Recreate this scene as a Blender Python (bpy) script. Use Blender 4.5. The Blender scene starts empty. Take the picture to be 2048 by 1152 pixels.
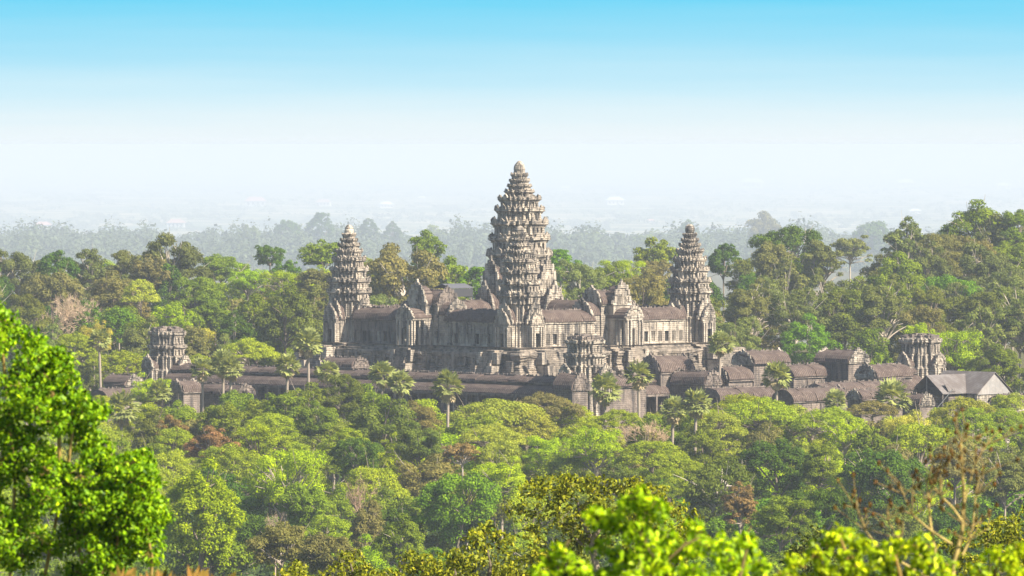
import bpy, math, random
import numpy as np
from mathutils import Vector

# ------------------------------------------------------------------ camera, sky, sun
SC = bpy.context.scene
COL = SC.collection
F, YH, HC = 13440.0, 290.0, 68.3          # focal length in photo pixels, horizon row, eye height in metres
EXPO = 1.22
SKY_STRENGTH = 0.075
SUN_AZ, SUN_EL = math.radians(122), math.radians(41)   # azimuth clockwise from +Y (view direction)

cam = bpy.data.cameras.new("camera")
cam.sensor_width = 36
cam.lens = 36 * F / 2048
cam.shift_y = -(576 - YH) / 2048
cam.clip_start, cam.clip_end = 1, 300000
cam.dof.use_dof = True
cam.dof.focus_distance = 1350
cam.dof.aperture_fstop = 10
cam_o = bpy.data.objects.new("camera", cam)
cam_o.location = (0, 0, HC)
cam_o.rotation_euler = (math.pi / 2, 0, 0)
COL.objects.link(cam_o)
SC.camera = cam_o

sd = Vector((math.sin(SUN_AZ) * math.cos(SUN_EL), math.cos(SUN_AZ) * math.cos(SUN_EL), math.sin(SUN_EL)))
sun = bpy.data.lights.new("sun", 'SUN')
sun.energy, sun.angle, sun.color = 4.9, math.radians(0.5), (1, 0.92, 0.78)
sun_o = bpy.data.objects.new("sun", sun)
sun_o.rotation_euler = sd.to_track_quat('Z', 'Y').to_euler()
sun_o.location = (500, -200, 900)
COL.objects.link(sun_o)

W = bpy.data.worlds.new("World")
SC.world = W
W.use_nodes = True
nt = W.node_tree
nt.nodes.clear()
def N(t, typ, **kw):
    n = t.nodes.new(typ)
    for k, v in kw.items():
        if k == 'ins':
            for a, b in v.items(): n.inputs[a].default_value = b
        else: setattr(n, k, v)
    return n
def ramp(t, stops, interp='LINEAR'):
    r = t.nodes.new('ShaderNodeValToRGB')
    r.color_ramp.interpolation = interp
    e = r.color_ramp.elements
    while len(e) < len(stops): e.new(0.5)
    for i, (p, c) in enumerate(stops):
        e[i].position = p
        e[i].color = (*c, 1) if len(c) == 3 else c
    return r
sky = N(nt, 'ShaderNodeTexSky', sky_type='NISHITA', sun_disc=False, sun_elevation=SUN_EL, sun_rotation=SUN_AZ, altitude=60, air_density=1.0, dust_density=1.5, ozone_density=1.5)
geo = N(nt, 'ShaderNodeNewGeometry')
sep = N(nt, 'ShaderNodeSeparateXYZ')
neg = N(nt, 'ShaderNodeMath', operation='MULTIPLY', ins={1: -1.0})
mr = N(nt, 'ShaderNodeMapRange', ins={1: 0.0, 2: 0.03, 3: 0.0, 4: 1.0})
# the low band of sky just above the horizon: milky below, clear cyan above
lowsky = ramp(nt, [(0.0, (.88, .95, .98)), (.10, (.82, .93, .97)), (.26, (.63, .87, .97)), (.46, (.41, .78, .955)), (.72, (.18, .69, .945)), (1.0, (.13, .60, .93))])
gain = N(nt, 'ShaderNodeVectorMath', operation='SCALE', ins={3: 1 / SKY_STRENGTH / 2 ** EXPO})
mr2 = N(nt, 'ShaderNodeMapRange', interpolation_type='SMOOTHSTEP', ins={1: 0.03, 2: 0.25, 3: 0.0, 4: 1.0})
mix = N(nt, 'ShaderNodeMix', data_type='RGBA')
bg = N(nt, 'ShaderNodeBackground', ins={1: SKY_STRENGTH})
out = N(nt, 'ShaderNodeOutputWorld')
L = nt.links.new
L(geo.outputs['Incoming'], sep.inputs[0]); L(sep.outputs[2], neg.inputs[0])
L(neg.outputs[0], mr.inputs[0]); L(neg.outputs[0], mr2.inputs[0])
# faint uneven streaks in the milky air
mp_ = N(nt, 'ShaderNodeMapping'); mp_.inputs['Scale'].default_value = (14, 14, 260)
ns_ = N(nt, 'ShaderNodeTexNoise', ins={'Scale': 1.0, 'Detail': 4, 'Roughness': .55})
ma_ = N(nt, 'ShaderNodeMath', operation='MULTIPLY_ADD', ins={1: .16, 2: -.08})
ad_ = N(nt, 'ShaderNodeMath', operation='ADD')
L(geo.outputs['Incoming'], mp_.inputs[0]); L(mp_.outputs[0], ns_.inputs['Vector']); L(ns_.outputs[0], ma_.inputs[0]); L(ma_.outputs[0], ad_.inputs[0]); L(mr.outputs[0], ad_.inputs[1])
L(ad_.outputs[0], lowsky.inputs[0]); L(lowsky.outputs[0], gain.inputs[0])
L(mr2.outputs[0], mix.inputs[0]); L(gain.outputs[0], mix.inputs[6]); L(sky.outputs[0], mix.inputs[7])
L(mix.outputs[2], bg.inputs[0]); L(bg.outputs[0], out.inputs[0])

SC.view_settings.view_transform = 'Standard'
SC.view_settings.look = 'None'
SC.view_settings.exposure = EXPO
SC.view_settings.gamma = 1
cy = SC.cycles
cy.max_bounces, cy.diffuse_bounces, cy.glossy_bounces, cy.transmission_bounces, cy.volume_bounces, cy.transparent_max_bounces = 5, 3, 1, 3, 1, 4
cy.use_denoising = True
cy.sample_clamp_indirect = 4

HAZE_DENSITY = 0.72e-4
FARZ, EDGE = -230.0, 180000.0

# ------------------------------------------------------------------ helpers
def wx(px, Y): return (px - 1024) * Y / F
def wz(py, Y): return HC - (py - YH) * Y / F

def tag(o, label=None, cat=None, group=None, kind=None):
    if label: o['label'] = label
    if cat: o['category'] = cat
    if group: o['group'] = group
    if kind: o['kind'] = kind
    return o
def empty(name, loc, rz=0.0):
    o = bpy.data.objects.new(name, None)
    o.empty_display_size = 0.5
    o.location = loc
    o.rotation_euler = (0, 0, rz)
    COL.objects.link(o)
    return o
def link(name, me, parent=None, loc=(0, 0, 0), scale=(1, 1, 1), rz=0.0, color=None):
    o = bpy.data.objects.new(name, me)
    COL.objects.link(o)
    if parent: o.parent = parent
    o.location, o.scale, o.rotation_euler = loc, scale, (0, 0, rz)
    if color: o.color = (*color, 1)
    return o
def np_mesh(name, V, Fc, mat, tint=None, smooth=False):
    """V (n,3), Fc (m,k) equal sized polygons"""
    V = np.asarray(V, np.float32); Fc = np.asarray(Fc, np.int32)
    me = bpy.data.meshes.new(name)
    m, k = Fc.shape
    me.vertices.add(len(V)); me.vertices.foreach_set('co', V.ravel())
    me.loops.add(m * k); me.loops.foreach_set('vertex_index', Fc.ravel())
    me.polygons.add(m)
    me.polygons.foreach_set('loop_start', np.arange(0, m * k, k, dtype=np.int32))
    me.polygons.foreach_set('loop_total', np.full(m, k, np.int32))
    if smooth: me.polygons.foreach_set('use_smooth', np.ones(m, bool))
    me.update(calc_edges=True)
    if tint is not None:
        a = me.attributes.new('tint', 'FLOAT', 'FACE')
        a.data.foreach_set('value', np.asarray(tint, np.float32))
    me.materials.append(mat)
    return me

class MB:
    """collects simple solids and builds them as ONE mesh object"""
    def __init__(s): s.v, s.f = [], []
    def add(s, vs, fs):
        b = len(s.v)
        s.v += [tuple(p) for p in vs]
        s.f += [tuple(i + b for i in q) for q in fs]
    def box(s, x0, x1, y0, y1, z0, z1):
        s.add([(x0, y0, z0), (x1, y0, z0), (x1, y1, z0), (x0, y1, z0), (x0, y0, z1), (x1, y0, z1), (x1, y1, z1), (x0, y1, z1)],
              [(3, 2, 1, 0), (4, 5, 6, 7), (0, 1, 5, 4), (1, 2, 6, 5), (2, 3, 7, 6), (3, 0, 4, 7)])
    def loft(s, rings, caps=True):
        """rings: list of equal length closed rings of 3d points, counter-clockwise from above"""
        n = len(rings[0])
        vs = [p for r in rings for p in r]
        fs = []
        for k in range(len(rings) - 1):
            for i in range(n):
                j = (i + 1) % n
                fs.append((k * n + i, k * n + j, (k + 1) * n + j, (k + 1) * n + i))
        if caps:
            fs.append(tuple(range(n - 1, -1, -1)))
            fs.append(tuple((len(rings) - 1) * n + i for i in range(n)))
        s.add(vs, fs)
    def plate(s, poly, o, u, w, t):
        """outline poly [(a, z)] in the plane of u and up, thickness t along w"""
        o, u, w = Vector(o), Vector(u), Vector(w)
        A = [o + u * a + Vector((0, 0, z)) for a, z in poly]
        B = [p + w * t for p in A]
        n = len(A)
        s.add(A + B, [tuple(range(n))] + [tuple(range(2 * n - 1, n - 1, -1))] + [(i, i + n, (i + 1) % n + n, (i + 1) % n) for i in range(n)])
    def tube(s, pts, rad, sides=6):
        pts = [Vector(p) for p in pts]
        rings = []
        for i, p in enumerate(pts):
            d = (pts[min(i + 1, len(pts) - 1)] - pts[max(i - 1, 0)]).normalized()
            a = d.cross(Vector((0.3, 1, 0.1))).normalized(); b = d.cross(a)
            rings.append([p + (a * math.cos(2 * math.pi * k / sides) + b * math.sin(2 * math.pi * k / sides)) * rad[i] for k in range(sides)])
        s.loft(rings)
    def build(s, name, mat, parent=None, loc=(0, 0, 0), jit=0.0, seed=1, smooth=False):
        v = np.array(s.v, float)
        if jit:
            # equal points move together: worn stone without cracks
            k = np.floor(v * 50 + .5).astype(np.int64)
            h = (k[:, 0] * 73856093) ^ (k[:, 1] * 19349663) ^ (k[:, 2] * 83492791) ^ (seed * 7919)
            for a in range(3):
                r = ((h * (2654435761 + 40503 * a)) >> 7) % 10007 / 10007.0
                v[:, a] += (r - .5) * 2 * jit * (0.6 if a == 2 else 1)
        me = bpy.data.meshes.new(name)
        me.from_pydata(v.tolist(), [], s.f)
        if smooth: me.polygons.foreach_set('use_smooth', np.ones(len(me.polygons), bool))
        me.materials.append(mat)
        return link(name, me, parent, loc)

# ------------------------------------------------------------------ materials
def new_mat(name):
    m = bpy.data.materials.new(name)
    m.use_nodes = True
    t = m.node_tree
    t.nodes.clear()
    o = t.nodes.new('ShaderNodeOutputMaterial')
    return m, t, o
def mix_rgb(t, fac, a, b, mode='MIX'):
    n = N(t, 'ShaderNodeMix', data_type='RGBA', blend_type=mode)
    for s, v in ((0, fac), (6, a), (7, b)):
        if hasattr(v, 'links') or hasattr(v, 'is_output'): t.links.new(v, n.inputs[s])
        elif isinstance(v, (int, float)): n.inputs[s].default_value = v
        else: n.inputs[s].default_value = (*v, 1)
    return n.outputs[2]
def noise(t, vec, scale, detail=4, rough=0.6, sc=None):
    if sc:
        mp = N(t, 'ShaderNodeMapping'); mp.inputs['Scale'].default_value = sc
        t.links.new(vec, mp.inputs[0]); vec = mp.outputs[0]
    n = N(t, 'ShaderNodeTexNoise', ins={'Scale': scale, 'Detail': detail, 'Roughness': rough})
    t.links.new(vec, n.inputs['Vector'])
    return n.outputs[0]
def step(t, v, a, b):
    r = N(t, 'ShaderNodeMapRange', interpolation_type='SMOOTHSTEP', ins={1: a, 2: b})
    t.links.new(v, r.inputs[0])
    return r.outputs[0]

def stone_mat(name, base, pale, dark, dark_amt=0.5, bump=0.25, rows=True):
    m, t, o = new_mat(name)
    g = N(t, 'ShaderNodeNewGeometry').outputs['Position']
    n1 = noise(t, g, 0.35, 5, .65)
    n2 = noise(t, g, 1.7, 4, .65)
    st = noise(t, g, 0.9, 4, .6, (1, 1, .12))       # rain streaks running down the walls
    c = mix_rgb(t, step(t, n1, .38, .66), base, pale)
    c = mix_rgb(t, step(t, n2, .58, .74), c, tuple(x * 1.25 for x in pale))
    mx = N(t, 'ShaderNodeMath', operation='MULTIPLY', ins={1: dark_amt})
    t.links.new(step(t, st, .42, .66), mx.inputs[0])
    c = mix_rgb(t, mx.outputs[0], c, dark)
    n3 = noise(t, g, 0.8, 5, .7)
    m3 = N(t, 'ShaderNodeMath', operation='MULTIPLY', ins={1: min(1, dark_amt + .2)})
    t.links.new(step(t, n3, .56, .7), m3.inputs[0])
    c = mix_rgb(t, m3.outputs[0], c, dark)
    p = N(t, 'ShaderNodeBsdfPrincipled', ins={'Roughness': .9, 'Specular IOR Level': .15})
    t.links.new(c, p.inputs['Base Color'])
    b = N(t, 'ShaderNodeBump', ins={'Strength': .8, 'Distance': bump})
    n4 = noise(t, g, 2.2, 4, .7)
    h = n4
    if rows:
        sp = N(t, 'ShaderNodeSeparateXYZ'); t.links.new(g, sp.inputs[0])
        w = N(t, 'ShaderNodeMath', operation='PINGPONG', ins={1: .2}); t.links.new(sp.outputs[2], w.inputs[0])
        ad = N(t, 'ShaderNodeMath', operation='ADD'); t.links.new(w.outputs[0], ad.inputs[0]); t.links.new(n4, ad.inputs[1])
        h = ad.outputs[0]
    t.links.new(h, b.inputs['Height'])
    t.links.new(b.outputs[0], p.inputs['Normal'])
    t.links.new(p.outputs[0], o.inputs[0])
    return m
STONE = stone_mat('weathered_sandstone', (.265, .222, .178), (.52, .44, .345), (.034, .034, .037), .86, .45)
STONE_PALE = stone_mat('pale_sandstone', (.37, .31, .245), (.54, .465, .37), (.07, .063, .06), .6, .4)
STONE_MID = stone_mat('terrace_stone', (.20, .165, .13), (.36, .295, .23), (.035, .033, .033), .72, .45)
STONE_DARK = stone_mat('lichen_and_shade_stone', (.15, .12, .10), (.25, .20, .165), (.035, .033, .033), .7)  # dark lichened stone; on gallery and hall walls shade is in the colour
DARK = stone_mat('shade_coloured_stone', (.035, .032, .03), (.05, .045, .04), (.02, .02, .02), .5)  # interior darkness put into the colour, for openings

def roof_mat(name, a, b):
    """stone roof tiles: ribs run down the slope (object X counts along the ridge)"""
    m, t, o = new_mat(name)
    tc = N(t, 'ShaderNodeTexCoord').outputs['Object']
    g = N(t, 'ShaderNodeNewGeometry').outputs['Position']
    sp = N(t, 'ShaderNodeSeparateXYZ'); t.links.new(tc, sp.inputs[0])
    w = N(t, 'ShaderNodeMath', operation='PINGPONG', ins={1: .26}); t.links.new(sp.outputs[0], w.inputs[0])
    n1 = noise(t, g, .5, 5, .7); n2 = noise(t, g, 2.4, 4, .7)
    c = mix_rgb(t, step(t, n1, .35, .7), a, b)
    c = mix_rgb(t, step(t, n2, .55, .72), c, tuple(x * 2.0 for x in b))
    c = mix_rgb(t, step(t, w.outputs[0], .12, .0), c, tuple(x * .35 for x in a))   # joints between tile ribs
    p = N(t, 'ShaderNodeBsdfPrincipled', ins={'Roughness': .9, 'Specular IOR Level': .15})
    t.links.new(c, p.inputs['Base Color'])
    ad = N(t, 'ShaderNodeMath', operation='ADD'); t.links.new(w.outputs[0], ad.inputs[0])
    ml = N(t, 'ShaderNodeMath', operation='MULTIPLY', ins={1: .3}); t.links.new(n2, ml.inputs[0]); t.links.new(ml.outputs[0], ad.inputs[1])
    bm = N(t, 'ShaderNodeBump', ins={'Strength': .9, 'Distance': .35}); t.links.new(ad.outputs[0], bm.inputs['Height'])
    t.links.new(bm.outputs[0], p.inputs['Normal'])
    t.links.new(p.outputs[0], o.inputs[0])
    return m
ROOF = roof_mat('brown_stone_roof', (.086, .060, .050), (.15, .112, .092))
def plain_mat(name, c, var=.25, scale=1.5, rough=.7, spec=.2):
    m, t, o = new_mat(name)
    g = N(t, 'ShaderNodeNewGeometry').outputs['Position']
    cc = mix_rgb(t, noise(t, g, scale), tuple(x * (1 - var) for x in c), tuple(x * (1 + var) for x in c))
    p = N(t, 'ShaderNodeBsdfPrincipled', ins={'Roughness': rough, 'Specular IOR Level': spec})
    t.links.new(cc, p.inputs['Base Color'])
    t.links.new(p.outputs[0], o.inputs[0])
    return m
def metal_sheet_mat():
    m, t, o = new_mat('corrugated_sheet')
    tc = N(t, 'ShaderNodeTexCoord').outputs['Object']
    g = N(t, 'ShaderNodeNewGeometry').outputs['Position']
    sp = N(t, 'ShaderNodeSeparateXYZ'); t.links.new(tc, sp.inputs[0])
    ad0 = N(t, 'ShaderNodeMath', operation='ADD'); t.links.new(sp.outputs[0], ad0.inputs[0]); t.links.new(sp.outputs[1], ad0.inputs[1])
    w = N(t, 'ShaderNodeMath', operation='PINGPONG', ins={1: .5}); t.links.new(ad0.outputs[0], w.inputs[0])
    c = mix_rgb(t, step(t, noise(t, g, .5, 5, .7), .4, .65), (.125, .105, .095), (.18, .16, .15))
    c = mix_rgb(t, step(t, w.outputs[0], .07, .0), c, (.06, .055, .06))
    p = N(t, 'ShaderNodeBsdfPrincipled', ins={'Roughness': .85, 'Specular IOR Level': .1})
    t.links.new(c, p.inputs['Base Color']); t.links.new(p.outputs[0], o.inputs[0])
    return m
SHEET = metal_sheet_mat()

def leaf_mat(name, trans=.35, spread=.55, gloss=0.0, hue=(.515, .485)):
    """leaf colour = the plant's own colour, varied from leaf to leaf"""
    m, t, o = new_mat(name)
    oi = N(t, 'ShaderNodeObjectInfo')
    at = N(t, 'ShaderNodeAttribute', attribute_name='tint')
    r = N(t, 'ShaderNodeMapRange', ins={1: 0.0, 2: 1.0, 3: 1 - spread, 4: 1 + spread}); t.links.new(at.outputs['Fac'], r.inputs[0])
    sc = N(t, 'ShaderNodeVectorMath', operation='SCALE'); t.links.new(oi.outputs['Color'], sc.inputs[0]); t.links.new(r.outputs[0], sc.inputs[3])
    hs = N(t, 'ShaderNodeHueSaturation'); t.links.new(sc.outputs[0], hs.inputs['Color'])
    r2 = N(t, 'ShaderNodeMapRange', ins={1: 0.0, 2: 1.0, 3: hue[0], 4: hue[1]}); t.links.new(at.outputs['Fac'], r2.inputs[0]); t.links.new(r2.outputs[0], hs.inputs['Hue'])
    d = N(t, 'ShaderNodeBsdfDiffuse'); t.links.new(hs.outputs[0], d.inputs[0])
    tr = N(t, 'ShaderNodeBsdfTranslucent')
    warm = mix_rgb(t, 1.0, hs.outputs[0], (1.25, 1.15, .55), 'MULTIPLY'); t.links.new(warm, tr.inputs[0])
    mx = N(t, 'ShaderNodeMixShader', ins={0: trans}); t.links.new(d.outputs[0], mx.inputs[1]); t.links.new(tr.outputs[0], mx.inputs[2])
    res = mx.outputs[0]
    if gloss:
        gl = N(t, 'ShaderNodeBsdfGlossy', ins={'Roughness': .45}); gl.inputs[0].default_value = (.9, .95, .8, 1)
        m2 = N(t, 'ShaderNodeMixShader', ins={0: gloss}); t.links.new(res, m2.inputs[1]); t.links.new(gl.outputs[0], m2.inputs[2]); res = m2.outputs[0]
    t.links.new(res, o.inputs[0])
    return m
LEAF = leaf_mat('leaves', .3, .42)
LEAF_NEAR = leaf_mat('near_leaves', .24, .95, .01, (.525, .455))  # wide tint and yellow shift also imitate lit and shaded leaves
def bark_mat():
    m, t, o = new_mat('bark')
    oi = N(t, 'ShaderNodeObjectInfo')
    g = N(t, 'ShaderNodeTexCoord').outputs['Object']
    n = noise(t, g, 9, 4, .6)
    c = mix_rgb(t, n, (.55, .55, .55), (1.4, 1.35, 1.3)); c = mix_rgb(t, 1.0, oi.outputs['Color'], c, 'MULTIPLY')
    d = N(t, 'ShaderNodeBsdfDiffuse'); t.links.new(c, d.inputs[0]); t.links.new(d.outputs[0], o.inputs[0])
    return m
BARK = bark_mat()

# ------------------------------------------------------------------ the ground: hilltop under the eye, forest floor, far plain
def ground_z(x, y):
    r = np.hypot(x, y)
    hill = np.interp(r, [0, 12, 45, 90, 200, 300, 480], [66.3, 66.0, 61.5, 58.0, 45.0, 28.0, 0.0])
    # made-up dip, wooded shelf and deep fall, adding distance so haze pales the plain
    return hill + np.interp(y, [2300, 3000, 5500, 8500, 9600, 11400, 12200, 15500, 17000], [0, -22, -130, -106, -101, -99, -112, -222, FARZ])
def build_ground():
    xs = np.concatenate([np.linspace(-500, 500, 51), [600, 800, 1100, 1600, 2500, 4000, 7000, 12000, 20000]]); xs = np.sort(np.concatenate([xs, -xs[51:]]))
    ys = np.concatenate([[-3000, -1500, -800], np.linspace(-500, 520, 52), np.linspace(600, 17000, 165), np.geomspace(18000, EDGE, 36)])
    Xg, Yg = np.meshgrid(xs, ys)
    V = np.stack([Xg, Yg, ground_z(Xg, Yg)], -1).reshape(-1, 3)
    nx = len(xs); i = np.arange(len(ys) - 1)[:, None] * nx + np.arange(nx - 1)[None]
    Fc = np.stack([i, i + 1, i + nx + 1, i + nx], -1).reshape(-1, 4)
    m, t, o = new_mat('ground')
    g = N(t, 'ShaderNodeNewGeometry').outputs['Position']
    vo = N(t, 'ShaderNodeTexVoronoi', ins={'Scale': 0.0042}); t.links.new(g, vo.inputs['Vector'])     # field parcels
    sp = N(t, 'ShaderNodeSeparateColor'); t.links.new(vo.outputs['Color'], sp.inputs[0])
    fields = ramp(t, [(0, (.11, .14, .05)), (.35, (.22, .21, .10)), (.7, (.36, .30, .17)), (1, (.45, .38, .24))]); t.links.new(sp.outputs[0], fields.inputs[0])
    n = noise(t, g, .02, 6, .7)
    floor_ = mix_rgb(t, n, (.05, .065, .02), (.14, .11, .05))
    s2 = N(t, 'ShaderNodeSeparateXYZ'); t.links.new(g, s2.inputs[0])
    scrub = mix_rgb(t, step(t, noise(t, g, .0022, 5, .65), .45, .58), fields.outputs[0], (.07, .10, .035))
    c = mix_rgb(t, step(t, s2.outputs[1], 12500, 16000), floor_, scrub)
    d = N(t, 'ShaderNodeBsdfDiffuse'); t.links.new(c, d.inputs[0]); t.links.new(d.outputs[0], o.inputs[0])
    tag(link('ground', np_mesh('ground', V, Fc, m, smooth=True)), kind='structure')
build_ground()
def build_haze():
    mb = MB()
    mb.box(-21000, 21000, -3200, EDGE + 800, FARZ - 1.2, HC + 3)
    m, t, o = new_mat('haze')
    v = N(t, 'ShaderNodeVolumePrincipled', ins={'Density': HAZE_DENSITY, 'Anisotropy': 0.0})
    v.inputs['Color'].default_value = (.665, .738, .865, 1)
    t.links.new(v.outputs[0], o.inputs['Volume'])
    tag(mb.build('haze', m), kind='stuff')
build_haze()

# ------------------------------------------------------------------ the temple
TX, TY, TROT = 1.55, 1400.0, math.radians(45)
C45 = math.sqrt(.5)
def TL(lx, ly): return TX + C45 * (lx - ly), TY + C45 * (lx + ly)
RNG = random.Random(7)

Q = [(1, -.36), (1, .36), (.87, .36), (.87, .6), (.74, .6), (.74, .74), (.6, .74), (.6, .87), (.36, .87)]
PLAN = []
for k in range(4):
    ca, sa = round(math.cos(k * math.pi / 2)), round(math.sin(k * math.pi / 2))
    for (a, b) in Q[1:] + [(.36, 1)]:
        PLAN.append((a * ca - b * sa, a * sa + b * ca))
P2 = []
for p in PLAN:
    if not P2 or (abs(p[0] - P2[-1][0]) + abs(p[1] - P2[-1][1])) > 1e-6: P2.append(p)
PLAN = P2
def ring(r, z, cx=0, cy=0): return [(cx + a * r, cy + b * r, z) for a, b in PLAN]
ROUND = [(math.cos(a * math.pi / 9), math.sin(a * math.pi / 9)) for a in range(18)]
def rring(r, z): return [(a * r, b * r, z) for a, b in ROUND]

FLAME = [(1, 0), (1.08, .08), (1.0, .2), (.93, .25), (.9, .38), (.8, .46), (.74, .6), (.6, .69), (.5, .8), (.34, .88), (.22, .98), (.1, 1.04), (0, 1.18)]
def flame(w, h): return [(a * w, z * h) for a, z in FLAME] + [(-a * w, z * h) for a, z in FLAME[-2::-1]]
ARCH = [(.72, .05), (.66, .3), (.5, .52), (.28, .68), (0, .84), (-.28, .68), (-.5, .52), (-.66, .3), (-.72, .05)]
def pediment(name, mat, parent, o, u, w, hw, h, t=.5, seed=1):
    """flame-edged gable: a carved face framed by a raised edge"""
    mb = MB()
    mb.plate(flame(hw, h), o, u, w, t)
    o2 = Vector(o) - Vector(w) * .18
    out_ = [(a * .98, z) for a, z in flame(hw, h)]
    inn = [(a * hw, z * h) for a, z in ARCH]
    # raised frame strips between the outline and the arch
    for i in range(8):
        a = math.pi * (i + .5) / 8
        p = (math.cos(a) * hw * .82, .05 * h + math.sin(a) ** .8 * h * .86)
        mb.plate([(p[0] - .16 * hw, p[1] - .12 * h), (p[0] + .16 * hw, p[1] - .12 * h), (p[0] + .1 * hw, p[1] + .12 * h), (p[0] - .1 * hw, p[1] + .12 * h)], o2, u, w, .3)
    for i in range(7):
        x = (i - 3) * .17 * hw; hh = h * (.5 - abs(i - 3) * .09)
        mb.plate([(x - .07 * hw, .06 * h), (x + .07 * hw, .06 * h), (x + .05 * hw, hh), (x, hh * 1.15), (x - .05 * hw, hh)], o2 + Vector(w) * .04, u, w, .3)
    return mb.build(name, mat, parent, jit=.07, seed=seed)

def antefix(mb, x, y, z, dx, dy, w, h):
    if RNG.random() < .14: return                       # fallen stones
    h *= RNG.uniform(.7, 1.15)
    tx, ty = -dy, dx
    mb.plate([(-w, 0), (w, 0), (w * .95, h * .45), (w * .5, h * .7), (0, h), (-w * .5, h * .7), (-w * .95, h * .45)], (x - dx * .12, y - dy * .12, z), (tx, ty, 0), (dx, dy, 0), .3)

def tier(parent, z0, z1, r, seed, mat, big=True, worn=False):
    h = z1 - z0
    mb = MB()
    b = .86
    mb.loft([ring(r * k, z0 + h * f) for k, f in ((b + .03, 0), (b + .03, .08), (b, .1), (b - .01, .48), (b + .05, .53), (b + .05, .6), (.95, .66), (1.0, .72), (1.0, .82), (.94, .85), (.94, .93), (b - .04, .95), (b - .06, 1.0))])
    if big:
        # colonnettes on the recessed wall
        for k in range(4):
            a = k * math.pi / 2; dx, dy = math.cos(a), math.sin(a)
            for s in (-.3, -.12, .12, .3):
                cx, cy_ = dx * r * b - dy * s * r, dy * r * b + dx * s * r
                w = .055 * r
                mb.box(cx - w, cx + w, cy_ - w, cy_ + w, z0 + h * .05, z0 + h * .56)
        ah = (.14 if worn else .36) * h
        for k in range(4):
            a = k * math.pi / 2; dx, dy = math.cos(a), math.sin(a)
            antefix(mb, dx * r * .93, dy * r * .93, z0 + h * .84, dx, dy, .16 * r, ah * 1.25)
            for s in (-1, 1):
                antefix(mb, dx * r * .96 - dy * s * .3 * r, dy * r * .96 + dx * s * .3 * r, z0 + h * .84, dx, dy, .075 * r, ah)
                antefix(mb, dx * r * .82 - dy * s * .47 * r, dy * r * .82 + dx * s * .47 * r, z0 + h * .84, dx, dy, .075 * r, ah)
                antefix(mb, dx * r * .71 - dy * s * .67 * r, dy * r * .71 + dx * s * .67 * r, z0 + h * .84, dx, dy, .07 * r, ah * .9)
    else:
        for k in range(16):
            a = (k + .5) * math.pi / 8
            dx, dy = math.cos(a), math.sin(a)
            antefix(mb, dx * r * .93, dy * r * .93, z0 + h * .84, dx, dy, .13 * r, h * .4)
    return mb.build('tier', mat, parent, jit=.03 * min(r, 4), seed=seed)

def finial(parent, prof, mat):
    mb = MB()
    mb.loft([rring(r, z) for r, z in prof])
    return mb.build('finial', mat, parent, jit=.05, seed=5)

def porch(parent, d, r0, r1, hw, zf, ze, zr, mat, seed, columns=True, inner=None, open_front=0, ph=1.12):
    """vaulted porch on side d (unit vector), from radius r0 out to r1: walls, doorway, pediment, roof"""
    dx, dy = d
    u = (-dy, dx)
    def P(r, s, z): return (dx * r + u[0] * s, dy * r + u[1] * s, z)
    def bx(mb, ra, rb, sa, sb, za, zb):
        mb.loft([[P(ra, sa, z), P(rb, sa, z), P(rb, sb, z), P(ra, sb, z)] for z in (za, zb)])
    po = empty('porch', (0, 0, 0)); po.parent = parent
    mb = MB()
    bx(mb, r0, r1 - .6 - open_front, -hw * .95, hw * .95, zf, ze)
    if not open_front: bx(mb, r1 - .6, r1, -hw, -hw * .42, zf, ze); bx(mb, r1 - .6, r1, hw * .42, hw, zf, ze)
    bx(mb, r1 - .59, r1 - .01, -hw * .41, hw * .41, zf + (ze - zf) * .68, ze - .01)
    bx(mb, r0, r1 + .15, -hw * 1.08, hw * 1.08, ze + .01, ze + .35)
    mb.build('wall', mat, po, jit=.05, seed=seed)
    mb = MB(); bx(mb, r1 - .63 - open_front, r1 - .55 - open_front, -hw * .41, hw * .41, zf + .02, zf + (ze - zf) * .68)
    mb.build('doorway', DARK, po)  # dark sheet imitating the shade inside the door
    if columns:
        for s in (-1, 1):
            for q in (.52, .92):
                mb = MB(); bx(mb, r1 + .02, r1 + .34, s * hw * q - .17, s * hw * q + .17, zf, ze + .02); mb.build('pillar', STONE_PALE, po, jit=.02, seed=seed)
    mb = MB()
    prof = [(1.1, 0), (1.05, .3), (.85, .62), (.5, .88), (0, 1.0), (-.5, .88), (-.85, .62), (-1.05, .3), (-1.1, 0)]
    mb.loft([[P(r, a * hw, ze + .36 + z * (zr - ze - .36)) for a, z in prof] for r in (r0, r1 - .1)])
    mb.build('roof', ROOF, po, jit=.04, seed=seed)
    pediment('pediment', mat, po, P(r1 + .2, 0, ze + .37), (u[0], u[1], 0), (-dx, -dy, 0), hw * 1.1, (zr - ze) * ph, .5, seed)
    if inner:
        ri, hwi, zei, zri = inner
        mb = MB(); bx(mb, r0, ri, -hwi, hwi, zf, zei); mb.build('inner_wall', mat, po, jit=.05, seed=seed + 1)
        mb = MB(); mb.loft([[P(r, a * hwi, zei + .02 + z * (zri - zei)) for a, z in prof] for r in (r0, ri - .1)]); mb.build('inner_roof', ROOF, po, jit=.04, seed=seed)
        pediment('inner_pediment', mat, po, P(ri + .25, 0, zei + .03), (u[0], u[1], 0), (-dx, -dy, 0), hwi * 1.1, (zri - zei) * 1.15, .5, seed + 2)
    return po
SIDES = [(0, -1), (-1, 0), (1, 0), (0, 1)]

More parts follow.
